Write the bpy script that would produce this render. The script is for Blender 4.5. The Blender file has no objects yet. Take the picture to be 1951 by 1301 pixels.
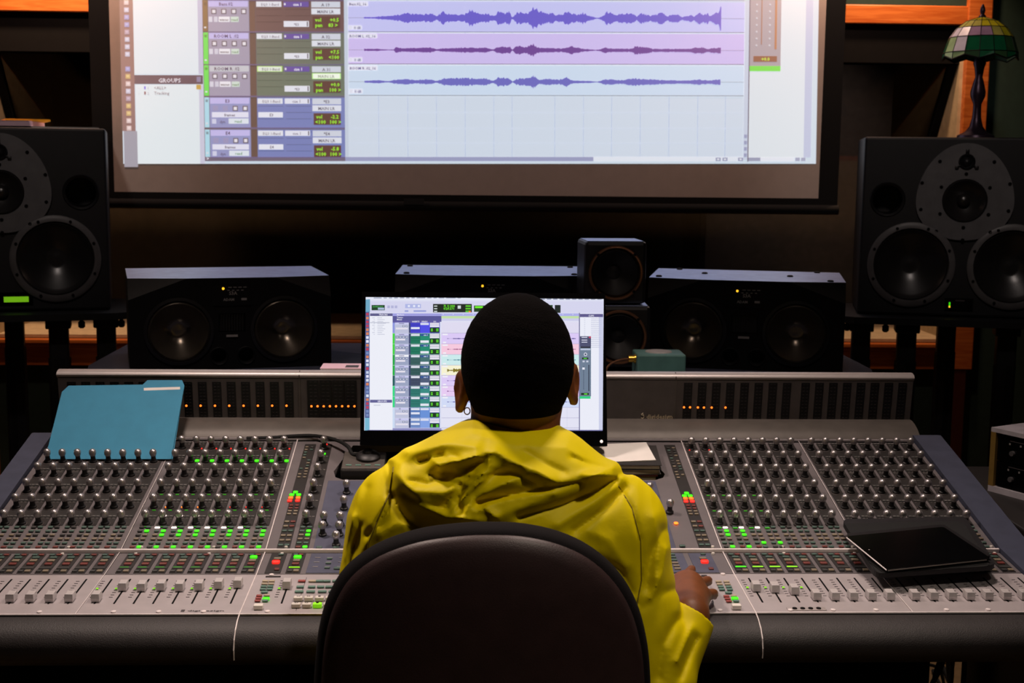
import bpy, bmesh, math, random
import numpy as np
from mathutils import Vector, Matrix, Euler

# ------------------------------------------------------------------ camera, world, lights, exposure
SC = bpy.context.scene
COL = SC.collection
FPX, IW, IH = 2500.0, 1951.0, 1301.0
CAM = np.array([0.0, 0.0, 1.5])
YAW, PITCH, ROLL = math.radians(2.2), math.radians(7.75), 0.0105
_F0 = np.array([math.sin(YAW), math.cos(YAW), 0.0]); _R0 = np.array([math.cos(YAW), -math.sin(YAW), 0.0])
_Z = np.array([0, 0, 1.0])
FW = _F0*math.cos(PITCH) - _Z*math.sin(PITCH)
_U0 = _F0*math.sin(PITCH) + _Z*math.cos(PITCH)
RT = _R0*math.cos(ROLL) + _U0*math.sin(ROLL)
UP = _U0*math.cos(ROLL) - _R0*math.sin(ROLL)

cam_d = bpy.data.cameras.new('camera'); cam = bpy.data.objects.new('camera', cam_d); COL.objects.link(cam)
cam_d.sensor_fit = 'HORIZONTAL'; cam_d.sensor_width = 36.0; cam_d.lens = 36.0*FPX/IW
cam_d.clip_start = 0.05; cam_d.clip_end = 60
cam.matrix_world = Matrix(((RT[0], UP[0], -FW[0], CAM[0]), (RT[1], UP[1], -FW[1], CAM[1]), (RT[2], UP[2], -FW[2], CAM[2]), (0, 0, 0, 1)))
cam_d.dof.use_dof = True; cam_d.dof.focus_distance = 2.35; cam_d.dof.aperture_fstop = 10.0
SC.camera = cam

w = bpy.data.worlds.new('world'); SC.world = w; w.use_nodes = True
w.node_tree.nodes['Background'].inputs['Color'].default_value = (0.7, 0.75, 1.0, 1)
w.node_tree.nodes['Background'].inputs['Strength'].default_value = 0.0
vs = SC.view_settings
vs.view_transform = 'Standard'; vs.look = 'None'; vs.gamma = 1.0; vs.use_curve_mapping = False
vs.exposure = 0.0

def spot(name, loc, tgt, power, col, size=70, blend=0.6, rad=0.05):
    l = bpy.data.lights.new(name, 'SPOT'); l.energy = power; l.color = col
    l.spot_size = math.radians(size); l.spot_blend = blend; l.shadow_soft_size = rad
    o = bpy.data.objects.new(name, l); COL.objects.link(o); o.location = loc
    o.rotation_euler = (Vector(tgt)-Vector(loc)).to_track_quat('-Z', 'Y').to_euler()
    return o
WARM = (1.0, 0.80, 0.70); AMBER = (1.0, 0.60, 0.36)
# ceiling downlights: two over the desk, one behind the chair, then fills added for the monitors, screen and aisle
spot('ceiling_spot_desk_left', (-0.70, 2.50, 2.62), (-0.45, 2.20, 0.8), 100, WARM, 97, 0.85, 0.13)
spot('ceiling_spot_desk_right', (0.62, 2.42, 2.62), (0.45, 2.2, 0.8), 76, WARM, 95, 0.85, 0.13)
spot('ceiling_spot_rear', (0.75, 1.15, 2.62), (0.25, 1.95, 1.05), 46, (1.0, 0.86, 0.72), 50, 0.7, 0.07)
spot('fill_spot_monitor_left', (-1.1, 2.6, 2.64), (-1.60, 4.3, 1.50), 22, (1.0, 0.85, 0.78), 42, 0.8, 0.06)  # added fill to brighten the left monitor and its papers
spot('fill_spot_monitor_right', (1.1, 2.6, 2.64), (1.72, 4.3, 1.66), 24, (1.0, 0.85, 0.78), 42, 0.8, 0.06)  # added fill to brighten the right monitor and the glass lamp
spot('fill_spot_screen', (0.05, 2.9, 2.64), (0.02, 4.85, 1.62), 15, (1.0, 0.74, 0.66), 74, 0.8, 0.06)  # added fill to lift the bare fabric margin, no known fixture
spot('fill_spot_aisle', (1.55, 3.72, 2.64), (1.45, 3.75, 0.0), 40, (1.0, 0.75, 0.5), 26, 0.8, 0.05)  # added fill to brighten the floor patch beside the desk
# amber lamps: washers behind the screen plane light the window casing, two small ones graze the screen's top corners
spot('amber_washer_left', (-1.62, 4.97, 2.64), (-1.66, 5.3, 1.2), 80, AMBER, 92, 0.9, 0.04)
spot('amber_washer_right', (1.72, 4.97, 2.64), (1.74, 5.3, 1.2), 46, AMBER, 92, 0.9, 0.04)
spot('amber_grazer_left', (-1.40, 4.66, 2.60), (-1.25, 4.85, 1.7), 30, (1.0, 0.62, 0.46), 130, 0.9, 0.03)
spot('amber_grazer_right', (1.36, 4.66, 2.60), (1.22, 4.85, 1.7), 25, (1.0, 0.64, 0.48), 130, 0.9, 0.03)
spot('live_room_spot', (2.2, 7.6, 2.6), (2.3, 8.9, 1.5), 46, (1.0, 0.85, 0.75), 60, 0.9, 0.1)

# ------------------------------------------------------------------ pixel helpers (1951 x 1301 frame)
def ray(x, y): return FW + (x-IW/2)/FPX*RT - (y-IH/2)/FPX*UP
def atY(x, y, Y):
    d = ray(x, y); return CAM + d*((Y-CAM[1])/d[1])
def onplane(x, y, o, n):
    d = ray(x, y); o = np.asarray(o, float); n = np.asarray(n, float)
    return CAM + d*(((o-CAM)@n)/(d@n))
def atZ(x, y, z): return onplane(x, y, (0, 0, z), (0, 0, 1))
def project(P):
    q = P-CAM.astype(P.dtype); D = q@FW.astype(P.dtype)
    return IW/2+FPX*(q@RT.astype(P.dtype))/D, IH/2-FPX*(q@UP.astype(P.dtype))/D

# ------------------------------------------------------------------ materials (all procedural)
def lin(c):
    r = []
    for v in c[:3]:
        v = v/255.0
        r.append(v/12.92 if v <= 0.04045 else ((v+0.055)/1.055)**2.4)
    return r
MATS = {}
def mat(name, rgb, rough=0.6, metal=0.0, spec=0.5, var=0.12, scale=30.0, bump=0.0, bscale=None, emit=0.0, coat=0.0, sheen=0.0, trans=0.0, ior=1.45):
    if name in MATS: return MATS[name]
    m = bpy.data.materials.new(name); m.use_nodes = True; MATS[name] = m
    nt = m.node_tree; b = nt.nodes['Principled BSDF']
    c = lin(rgb)
    b.inputs['Roughness'].default_value = rough; b.inputs['Metallic'].default_value = metal
    b.inputs['Specular IOR Level'].default_value = spec; b.inputs['Coat Weight'].default_value = coat
    b.inputs['Sheen Weight'].default_value = sheen
    b.inputs['Transmission Weight'].default_value = trans; b.inputs['IOR'].default_value = ior
    tc = nt.nodes.new('ShaderNodeTexCoord')
    nz = nt.nodes.new('ShaderNodeTexNoise'); nz.inputs['Scale'].default_value = scale; nz.inputs['Detail'].default_value = 3
    nt.links.new(tc.outputs['Object'], nz.inputs['Vector'])
    rp = nt.nodes.new('ShaderNodeValToRGB')
    rp.color_ramp.elements[0].position = 0.3; rp.color_ramp.elements[1].position = 0.7
    rp.color_ramp.elements[0].color = [max(0, v*(1-var)) for v in c]+[1]
    rp.color_ramp.elements[1].color = [min(1, v*(1+var)) for v in c]+[1]
    nt.links.new(nz.outputs['Fac'], rp.inputs['Fac']); nt.links.new(rp.outputs['Color'], b.inputs['Base Color'])
    if bump > 0:
        bn = nt.nodes.new('ShaderNodeBump'); bn.inputs['Strength'].default_value = bump; bn.inputs['Distance'].default_value = 0.002
        n2 = nt.nodes.new('ShaderNodeTexNoise'); n2.inputs['Scale'].default_value = bscale or scale*6; n2.inputs['Detail'].default_value = 4
        nt.links.new(tc.outputs['Object'], n2.inputs['Vector']); nt.links.new(n2.outputs['Fac'], bn.inputs['Height'])
        nt.links.new(bn.outputs['Normal'], b.inputs['Normal'])
    if emit > 0:
        b.inputs['Emission Color'].default_value = c+[1]; b.inputs['Emission Strength'].default_value = emit
    return m
def wood(name, c1, c2, rough=0.4, sc=(1, 12, 12)):
    m = mat(name, c1, rough); nt = m.node_tree; b = nt.nodes['Principled BSDF']
    tc = nt.nodes.new('ShaderNodeTexCoord'); mp = nt.nodes.new('ShaderNodeMapping'); mp.inputs['Scale'].default_value = sc
    nz = nt.nodes.new('ShaderNodeTexNoise'); nz.inputs['Scale'].default_value = 6; nz.inputs['Detail'].default_value = 6; nz.inputs['Distortion'].default_value = 0.8
    rp = nt.nodes.new('ShaderNodeValToRGB'); rp.color_ramp.elements[0].color = lin(c1)+[1]; rp.color_ramp.elements[1].color = lin(c2)+[1]
    rp.color_ramp.elements[0].position = 0.35; rp.color_ramp.elements[1].position = 0.65
    nt.links.new(tc.outputs['Object'], mp.inputs['Vector']); nt.links.new(mp.outputs['Vector'], nz.inputs['Vector'])
    nt.links.new(nz.outputs['Fac'], rp.inputs['Fac']); nt.links.new(rp.outputs['Color'], b.inputs['Base Color'])
    return m
def screen_mat(name, strength, diffuse):
    m = bpy.data.materials.new(name); m.use_nodes = True; MATS[name] = m
    nt = m.node_tree; b = nt.nodes['Principled BSDF']
    at = nt.nodes.new('ShaderNodeVertexColor'); at.layer_name = 'ui'
    b.inputs['Base Color'].default_value = (diffuse[0], diffuse[1], diffuse[2], 1); b.inputs['Roughness'].default_value = 0.8
    b.inputs['Specular IOR Level'].default_value = 0.1
    nt.links.new(at.outputs['Color'], b.inputs['Emission Color']); b.inputs['Emission Strength'].default_value = strength
    return m

mat('black_plastic', (20, 19, 21), 0.45)
mat('black_satin', (20, 19, 22), 0.55, bump=0.1, bscale=400)
mat('black_matte', (9, 8, 9), 0.95, spec=0.2)
mat('black_gloss', (8, 8, 9), 0.12)
mat('rubber', (12, 12, 12), 0.8)
mat('cone_black', (34, 32, 32), 0.30, spec=0.8, bump=0.03)
mat('speaker_grey_plate', (92, 90, 92), 0.6, bump=0.1, bscale=600)
mat('ring_grey', (88, 85, 86), 0.45)
mat('console_grey', (104, 98, 100), 0.5, var=0.06, bump=0.06, bscale=900)
mat('seam_light', (232, 222, 222), 0.4)
mat('sw_green', (70, 94, 86), 0.5); mat('sw_cream', (126, 114, 96), 0.5); mat('sw_red', (110, 52, 46), 0.5); mat('sw_grey', (56, 56, 55), 0.5)
mat('console_dark', (40, 37, 36), 0.55, var=0.1)
mat('console_well', (56, 51, 50), 0.6)
mat('console_blue_grey', (78, 80, 98), 0.5)
mat('meter_black', (14, 13, 13), 0.35)
mat('lcd_dark', (44, 44, 44), 0.35)
mat('silver_plate', (176, 168, 170), 0.5, 0.25, var=0.05, bump=0.05, bscale=900)
mat('silver_rail', (178, 170, 168), 0.40, 0.35, var=0.05)
mat('lip_grey', (88, 82, 77), 0.5, 0.2)
mat('steel', (190, 188, 190), 0.25, 0.9)
mat('knob_metal', (190, 184, 184), 0.32, 0.8)
mat('knob_stem', (30, 28, 29), 0.5)
mat('fader_cap', (200, 194, 194), 0.4, 0.2)
mat('print_light', (150, 145, 142), 0.6)
mat('print_dark', (70, 64, 66), 0.6)
mat('armrest_leather', (42, 38, 38), 0.55, bump=0.3, bscale=500)
mat('side_cheek', (62, 66, 84), 0.6, bump=0.08, bscale=900)
mat('btn_green', (92, 128, 116), 0.45); mat('btn_cream', (176, 162, 138), 0.45)
mat('btn_red', (150, 62, 56), 0.45); mat('btn_grey', (116, 116, 112), 0.5); mat('btn_white', (228, 222, 214), 0.4)
mat('led_green', (70, 255, 20), emit=0.62); mat('led_red', (255, 50, 40), emit=0.8); mat('led_orange', (255, 110, 30), emit=2.6)
mat('led_white', (255, 235, 230), emit=0.9); mat('led_amber', (255, 190, 40), emit=1.4); mat('led_lime', (150, 250, 30), emit=0.32)
mat('led_dim_green', (60, 190, 30), emit=0.12)
mat('led_burnt', (255, 120, 40), emit=0.7)
mat('readout_green', (140, 220, 30), emit=0.45)
wood('orange_wood', (178, 88, 34), (208, 118, 54), 0.35)
mat('cream_paint', (196, 176, 140), 0.7)
mat('green_wall', (30, 52, 44), 0.85, bump=0.2)
mat('dark_wall', (34, 30, 32), 0.9, bump=0.2)
mat('dark_ceiling', (26, 24, 26), 0.95)
mat('live_wall', (20, 18, 18), 0.95, bump=0.2)
mat('baffle_cloth', (116, 102, 96), 0.95, bump=0.3)
mat('cone_metal', (110, 102, 92), 0.24, 0.8, bump=0.03)
mat('baffle_black', (9, 8, 10), 0.7, spec=0.25)
mat('cab_facet_lit', (42, 39, 38), 0.6)  # light on the chamfers is put into this paler tone
mat('bridge_face', (76, 70, 68), 0.5)
mat('floor_carpet', (120, 96, 66), 0.95, bump=0.6, bscale=250)
mat('deck_grey', (88, 92, 112), 0.25, bump=0.1)
mat('cab_top_screen_lit', (186, 204, 250), 0.40, 0.6, bump=0.15, bscale=700)  # bluish screen light on the speaker tops is put into this colour
mat('skin', (118, 66, 32), 0.5, var=0.08, scale=60, bump=0.08, bscale=300)
mat('hair', (7, 5, 5), 1.0, spec=0.05, bump=1.0, bscale=420)
mat('jacket_yellow', (236, 214, 0), 0.55, spec=0.2, var=0.03, scale=20, bump=0.08, bscale=160)
mat('jacket_seam', (138, 120, 0), 0.7)
mat('trouser_navy', (24, 26, 38), 0.85, bump=0.3)
mat('shoe_black', (20, 19, 20), 0.6)
mat('gold', (220, 170, 70), 0.3, 0.9)
mat('chair_plastic', (54, 38, 38), 0.46, bump=0.15, bscale=500)
mat('chair_fabric', (16, 12, 14), 0.9, spec=0.2, bump=0.3, bscale=700)
mat('folder_teal', (54, 134, 168), 0.75, var=0.05, bump=0.05)
mat('paper_white', (225, 220, 215), 0.8, var=0.03)
mat('paper_pink', (225, 190, 205), 0.8, var=0.03); mat('paper_yellow', (240, 180, 40), 0.7)
mat('copper', (132, 92, 66), 0.35, 0.6)
mat('cone_dark', (18, 17, 17), 0.5)
mat('teal_box', (78, 118, 112), 0.5)
mat('screen_fabric', (214, 196, 186), 0.9, var=0.03)
mat('screen_border', (10, 9, 10), 0.9)
mat('glass_dark', (120, 120, 120), 0.02, trans=1.0)
mat('bronze', (58, 44, 58), 0.35, 0.6)
mat('lead', (16, 14, 14), 0.5, 0.5)
mat('rack_silver', (205, 198, 205), 0.4, 0.15); mat('rack_brass', (150, 120, 60), 0.45, 0.2)
mat('post_shade_book_red', (72, 26, 16), 0.6)  # shade of the lower post put into the colour; also a book cover

# ------------------------------------------------------------------ mesh builder
class MB:
    def __init__(s): s.v = []; s.f = []; s.m = []; s.M = None; s.mi = 0; s.cols = []
    def at(s, M): s.M = M; return s
    def mt(s, i): s.mi = i; return s
    def add(s, vs, fs):
        o = len(s.v)
        if s.M is not None: vs = [s.M @ Vector(v) for v in vs]
        s.v += [tuple(v) for v in vs]; s.f += [tuple(i+o for i in f) for f in fs]; s.m += [s.mi]*len(fs); return s
    def box(s, c, d, bev=0.0):
        x, y, z = d[0]/2, d[1]/2, d[2]/2
        if bev <= 0:
            vs = [(c[0]+i*x, c[1]+j*y, c[2]+k*z) for k in (-1, 1) for j in (-1, 1) for i in (-1, 1)]
            return s.add(vs, [(0, 2, 3, 1), (4, 5, 7, 6), (0, 1, 5, 4), (2, 6, 7, 3), (0, 4, 6, 2), (1, 3, 7, 5)])
        bm = bmesh.new(); bmesh.ops.create_cube(bm, size=1.0)
        for v in bm.verts: v.co = Vector((v.co.x*d[0], v.co.y*d[1], v.co.z*d[2]))
        bmesh.ops.bevel(bm, geom=list(bm.edges), offset=bev, segments=2, profile=0.5, affect='EDGES')
        vs = [(v.co.x+c[0], v.co.y+c[1], v.co.z+c[2]) for v in bm.verts]; bm.verts.index_update()
        fs = [tuple(v.index for v in f.verts) for f in bm.faces]; bm.free()
        return s.add(vs, fs)
    def prism(s, poly, ext):
        """poly: list of 3D points, ext: extrusion vector"""
        n = len(poly); e = Vector(ext)
        vs = [tuple(p) for p in poly]+[tuple(Vector(p)+e) for p in poly]
        fs = [tuple(range(n-1, -1, -1)), tuple(range(n, 2*n))]+[(i, (i+1) % n, n+(i+1) % n, n+i) for i in range(n)]
        return s.add(vs, fs)
    def lathe(s, prof, c=(0, 0, 0), axis='Z', n=24, cap=True):
        """prof: [(radius, height)]"""
        vs = []; fs = []
        for r, h in prof:
            for i in range(n):
                a = 2*math.pi*i/n; x, y = r*math.cos(a), r*math.sin(a)
                if axis == 'Z': p = (c[0]+x, c[1]+y, c[2]+h)
                elif axis == 'Y': p = (c[0]+x, c[1]+h, c[2]+y)
                else: p = (c[0]+h, c[1]+x, c[2]+y)
                vs.append(p)
        for k in range(len(prof)-1):
            for i in range(n):
                j = (i+1) % n; fs.append((k*n+i, k*n+j, (k+1)*n+j, (k+1)*n+i))
        if cap:
            if prof[0][0] > 1e-6: fs.append(tuple(range(n-1, -1, -1)))
            if prof[-1][0] > 1e-6: fs.append(tuple(range((len(prof)-1)*n, len(prof)*n)))
        return s.add(vs, fs)
    def tube(s, pts, r, n=8, closed=False):
        pts = [Vector(p) for p in pts]; k = len(pts); rs = r if isinstance(r, (list, tuple)) else [r]*k
        vs = []; fs = []; up = Vector((0, 0, 1)); prev = None
        for i, p in enumerate(pts):
            t = (pts[(i+1) % k]-pts[i-1]) if closed else (pts[min(i+1, k-1)]-pts[max(i-1, 0)])
            t.normalize()
            if prev is None:
                a = t.cross(up)
                if a.length < 1e-3: a = t.cross(Vector((1, 0, 0)))
            else: a = prev-t*prev.dot(t)
            a.normalize(); prev = a; b = t.cross(a)
            for q in range(n):
                an = 2*math.pi*q/n; vs.append(p+(a*math.cos(an)+b*math.sin(an))*rs[i])
        for i in range(k if closed else k-1):
            j = (i+1) % k
            for q in range(n):
                q2 = (q+1) % n; fs.append((i*n+q, i*n+q2, j*n+q2, j*n+q))
        if not closed: fs += [tuple(range(n-1, -1, -1)), tuple(range((k-1)*n, k*n))]
        return s.add(vs, fs)
    def mesh(s, name, mats, smooth=False, ang=40):
        me = bpy.data.meshes.new(name); me.from_pydata(s.v, [], s.f)
        for m in mats: me.materials.append(MATS[m])
        if len(mats) > 1: me.polygons.foreach_set('material_index', s.m)
        bm = bmesh.new(); bm.from_mesh(me); bmesh.ops.recalc_face_normals(bm, faces=bm.faces); bm.to_mesh(me); bm.free()
        if smooth:
            me.polygons.foreach_set('use_smooth', [True]*len(me.polygons))
            try: me.set_sharp_from_angle(angle=math.radians(ang))
            except Exception: pass
        me.update(); return me
    def build(s, name, mats, parent=None, smooth=False, ang=40):
        if isinstance(mats, str): mats = [mats]
        return link(name, s.mesh(name, mats, smooth, ang), parent)
def link(name, me, parent=None, M=None):
    o = bpy.data.objects.new(name, me); COL.objects.link(o)
    if parent is not None:
        o.parent = parent
        if 'wl' in parent: o.matrix_parent_inverse = Matrix.Translation(-Vector(parent['wl']))
    if M is not None: o.matrix_basis = M
    return o
def tag(o, label=None, cat=None, group=None, kind=None):
    if label: o['label'] = label
    if cat: o['category'] = cat
    if group: o['group'] = group
    if kind: o['kind'] = kind
    return o
def thing(name, label, cat, loc=(0, 0, 0), rotz=0.0, group=None, world=False):
    """Empty at the thing's base; with world=True its parts are given in world coordinates"""
    o = bpy.data.objects.new(name, None); COL.objects.link(o); o.location = loc; o.rotation_euler = (0, 0, rotz)
    o.empty_display_size = 0.05
    if world: o['wl'] = [float(v) for v in loc]
    return tag(o, label, cat, group)
def struct(o): o['kind'] = 'structure'; return o
def copy_tree(root, parent=None):
    c = root.copy(); COL.objects.link(c); c.parent = parent
    for ch in list(root.children): copy_tree(ch, c)
    return c
def boolean_cut(o, cutter):
    me = cutter.mesh('cutter', []); co = bpy.data.objects.new('cutter', me); COL.objects.link(co)
    md = o.modifiers.new('cut', 'BOOLEAN'); md.object = co; md.operation = 'DIFFERENCE'; md.solver = 'EXACT'
    sv = o.parent, o.matrix_parent_inverse.copy()
    o.parent = None
    dg = bpy.context.evaluated_depsgraph_get(); dg.update()
    nm = bpy.data.meshes.new_from_object(o.evaluated_get(dg)); o.modifiers.clear(); o.data = nm
    o.parent, o.matrix_parent_inverse = sv
    bpy.data.objects.remove(co); return o
def dirY(rx=0, rz=0): return Matrix.Rotation(rz, 4, 'Z') @ Matrix.Rotation(rx, 4, 'X')
_txt = {}
def text_tris(body, font_size=1.0):
    """flat triangles of a text, lower left at 0,0; returns verts (x,y) and faces, width"""
    if body in _txt: return _txt[body]
    cu = bpy.data.curves.new('t', 'FONT'); cu.body = body; cu.size = 1.0; cu.resolution_u = 1; cu.offset = 0.022
    o = bpy.data.objects.new('t', cu); COL.objects.link(o)
    dg = bpy.context.evaluated_depsgraph_get(); me = o.evaluated_get(dg).to_mesh()
    vs = [(v.co.x, v.co.y) for v in me.vertices]; fs = [tuple(p.vertices) for p in me.polygons]
    o.evaluated_get(dg).to_mesh_clear(); bpy.data.objects.remove(o); bpy.data.curves.remove(cu)
    wd = max([v[0] for v in vs], default=0)
    _txt[body] = (vs, fs, wd); return _txt[body]

# ------------------------------------------------------------------ the room
def slab(name, lo, hi, m, parent=None, bev=0):
    b = MB(); b.box([(lo[i]+hi[i])/2 for i in range(3)], [hi[i]-lo[i] for i in range(3)], bev)
    return b.build(name, m, parent)
XL, XR, YR, YB, ZC = -3.2, 3.1, -1.3, 5.2, 2.72
struct(slab('floor', (XL-.1, YR-.1, -.1), (XR+.1, 9.2, 0), 'floor_carpet'))
struct(slab('ceiling', (XL-.1, YR-.1, ZC), (XR+.1, 9.2, ZC+.1), 'dark_ceiling'))
struct(slab('wall_left', (XL-.1, YR-.1, 0), (XL, 9.2, ZC), 'dark_wall'))
struct(slab('wall_right', (XR, YR-.1, 0), (XR+.1, 9.2, ZC), 'green_wall'))
struct(slab('wall_rear', (XL, YR-.1, 0), (XR, YR, ZC), 'dark_wall'))
struct(slab('wall_beyond', (XL, 9.1, 0), (XR, 9.2, ZC), 'live_wall'))
OX0, OX1, OZ0, OZ1, YD = -1.84, 1.966, 0.800, 2.052, 6.0
b = MB()
b.box(((XL+OX0)/2, (YB+YD)/2, ZC/2), (OX0-XL, YD-YB, ZC)); b.box(((OX1+XR)/2, (YB+YD)/2, ZC/2), (XR-OX1, YD-YB, ZC))
b.box(((OX0+OX1)/2, (YB+YD)/2, OZ0/2), (OX1-OX0, YD-YB, OZ0)); b.box(((OX0+OX1)/2, (YB+YD)/2, (OZ1+ZC)/2), (OX1-OX0, YD-YB, ZC-OZ1))
struct(b.build('wall_back', 'green_wall'))
# sill and jamb linings
struct(slab('trim_1', (OX0, YB-.012, OZ0), (OX1, YD, OZ0+.012), 'cream_paint'))
struct(slab('trim_2', (OX1-.014, YB-.005, OZ0+.012), (OX1, YD, OZ1), 'cream_paint'))
struct(slab('trim_3', (OX0, YB-.005, OZ0+.012), (OX0+.014, YD, OZ1), 'cream_paint'))
struct(slab('trim_4', (OX0+.014, YB-.002, OZ1-.014), (OX1-.014, YD, OZ1), 'black_matte'))
# casing boards in orange wood
struct(slab('trim_5', (OX0-.12, YB-.024, OZ1), (OX1+.10, YB-.0005, OZ1+.072), 'orange_wood', bev=.004))
struct(slab('trim_9', (OX1+.01, YB-.028, 0.0), (OX1+.075, YB-.0005, .69), 'post_shade_book_red', bev=.004))  # lower part of the post, its shade painted in as darker red
struct(slab('trim_6', (OX1, YB-.030, 0.69), (OX1+.096, YB-.0005, ZC-.01), 'orange_wood', bev=.004))
struct(slab('trim_7', (OX0-.096, YB-.030, 0.0), (OX0, YB-.0005, ZC-.01), 'orange_wood', bev=.004))
b = MB(); x0, x1 = OX0, OX1
b.box(((x0+x1)/2, YB-.022, .788), (x1-x0, .044, .018), .004); b.box(((x0+x1)/2, YB-.015, .772), (x1-x0, .030, .012), .003)
b.box(((x0+x1)/2, YB-.011, .728), (x1-x0, .020, .076), .002)
struct(b.build('trim_8', 'orange_wood'))
# tilted control room glass with a stop moulding
win = struct(thing('window_1', None, None, (0, 5.6, OZ0)))
win['wl'] = [0.0, 5.6, OZ0]
gy0, gy1, gz1 = 5.96, 5.235, 1.900
struct(slab('trim_10', (OX0+.014, YB+.0, 1.905), (OX1-.014, YB+.10, OZ1-.014), 'black_matte'))
b = MB(); b.prism([(OX0+.02, gy0, OZ0+.014), (OX1-.02, gy0, OZ0+.014), (OX1-.02, gy1, gz1), (OX0+.02, gy1, gz1)], (0, .010, .004))
b.build('glass_pane', 'glass_dark', win)
for xx in (OX0+.016, OX1-.046):
    b = MB(); b.prism([(xx, gy0-.02, OZ0+.013), (xx+.03, gy0-.02, OZ0+.013), (xx+.03, gy1-.02, gz1), (xx, gy1-.02, gz1)], (0, .018, .006))
    b.build('glazing_stop', 'black_matte', win)
# dim live room beyond the glass
def panel_thing(name, label, cat, lo, hi, m, inset=.03):
    t = thing(name, label, cat, ((lo[0]+hi[0])/2, (lo[1]+hi[1])/2, lo[2]), world=True)
    slab('frame', lo, hi, 'black_satin', t); slab('fabric_face', (lo[0]+inset, lo[1]-.01, lo[2]+inset), (hi[0]-inset, lo[1]+.002, hi[2]-inset), m, t, .004)
    return t
panel_thing('gobo_panel', 'tall dim gobo panel behind the glass above the papers', 'panel', (-2.86, 8.2, 0), (-2.55, 8.30, 2.1), 'baffle_cloth')
panel_thing('sound_baffle', 'wide brown grey sound baffle behind the glass left of the stained glass lamp', 'panel', (1.62, 8.9, 0), (3.0, 8.98, 2.3), 'baffle_cloth')
slab('pale_patch', (1.75, 8.87, 1.46), (2.26, 8.889, 1.80), 'btn_grey', bpy.data.objects['sound_baffle'])

# ------------------------------------------------------------------ flat pictures on the two screens
class UI:
    def __init__(s, o, n, fix=None):
        s.o = np.asarray(o, float); s.n = np.asarray(n, float)/np.linalg.norm(n); s.v = []; s.f = []; s.c = []; s.fix = fix; s.step = .0003
    def pt(s, x, y, L):
        if s.fix: x, y = s.fix(x, y)
        return tuple(onplane(x, y, s.o+s.n*(s.step*L), s.n))
    def poly(s, pts, col, L=1):
        k = len(s.v); s.v += [s.pt(x, y, L) for x, y in pts]; s.f.append(tuple(range(k, k+len(pts)))); s.c.append(lin(col))
    def rect(s, x0, y0, x1, y1, col, L=1): s.poly([(x0, y1), (x1, y1), (x1, y0), (x0, y0)], col, L)
    def tri(s, pts, faces, col, L):
        k = len(s.v); s.v += [s.pt(x, y, L) for x, y in pts]; c = lin(col)
        for f in faces: s.f.append(tuple(i+k for i in f)); s.c.append(c)
    def text(s, x, y, body, h, col, L=4, width=None, center=False):
        vs, fs, wd = text_tris(body)
        if not vs: return
        sx = h/0.72
        if width: sx = width/wd
        if center: x = x-wd*sx/2
        s.tri([(x+a*sx, y-b_*h/0.72) for a, b_ in vs], fs, col, L)
    def wave(s, xs, y, amp, col, L=3):
        for i in range(len(xs)-1):
            s.poly([(xs[i], y+amp[i]), (xs[i+1], y+amp[i+1]), (xs[i+1], y-amp[i+1]), (xs[i], y-amp[i])], col, L)
    def build(s, name, m, parent):
        me = bpy.data.meshes.new(name); me.from_pydata(s.v, [], s.f); me.materials.append(MATS[m])
        ca = me.color_attributes.new('ui', 'FLOAT_COLOR', 'CORNER'); arr = np.zeros((len(me.loops), 4), np.float32); arr[:, 3] = 1
        i = 0
        for f, c in zip(s.f, s.c): arr[i:i+len(f), :3] = c; i += len(f)
        ca.data.foreach_set('color', arr.ravel()); me.update()
        return link(name, me, parent)

random.seed(4)
screen_mat('projected_light', 0.86, (0.62, 0.55, 0.50))
YS = 4.85
scr = thing('projection_screen', 'large white projection screen showing recording tracks and waveforms above the desk', 'screen', (0.02, YS, 1.31), world=True)
SX0, SX1, SZ0, SZ1 = -1.266, 1.318, 1.381, 2.60
slab('fabric', (SX0, YS, SZ0), (SX1, YS+.004, SZ1), 'screen_fabric', scr)
b = MB()
b.box((SX0-.036, YS+.002, (SZ0-.03+SZ1)/2), (.072, .006, SZ1-SZ0+.03)); b.box((SX1+.036, YS+.002, (SZ0-.03+SZ1)/2), (.072, .006, SZ1-SZ0+.03))
b.box(((SX0+SX1)/2, YS+.002, SZ0-.015), (SX1-SX0, .006, .03))
b.build('black_border', 'screen_border', scr)
b = MB(); b.tube([(SX0-.075, YS, SZ0-.042), (SX1+.075, YS, SZ0-.042)], .018, 12); b.build('weight_bar', 'screen_border', scr, True)
slab('housing', (SX0-.16, YS-.07, SZ1-.005), (SX1+.16, YS+.07, ZC-.0005), 'black_satin', scr, .01)
plq = slab('maker_plate', (-.215, YS-.022, SZ0-.036), (-.142, YS-.017, SZ0-.014), 'lcd_dark', scr)
u = UI((0, YS-.0008, 0), (0, -1, 0), lambda x, y: (x+(975-x)*y*3e-5, y+(x-975)*.0025*(1-y/310)))
u.rect(228, -240, 1560, 312, (205, 222, 236), 0)
u.rect(228, -240, 253, 250, (132, 98, 98), 1); u.rect(230, 250, 256, 318, (150, 152, 168), 2)  # left column: warm lamp haze is put into its colour
for i, yy in enumerate(range(-12, 248, 14)):      # dock icons
    if yy in (86+16, 100+14): continue
    c = random.choice([(190, 190, 210), (170, 150, 170), (210, 190, 190), (150, 150, 200), (200, 170, 110)])
    u.rect(236, yy, 245, yy+9, c, 3); u.rect(238, yy+2, 243, yy+6, [min(255, v+30) for v in c], 4)
u.rect(253, -240, 376, 142, (222, 234, 242), 1); u.rect(376, -240, 385, 142, (190, 192, 218), 1)
u.rect(253, 144, 384, 161, (74, 58, 80), 2); u.text(320, 158, 'GROUPS', 8, (220, 215, 225), 4, center=True)
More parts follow.
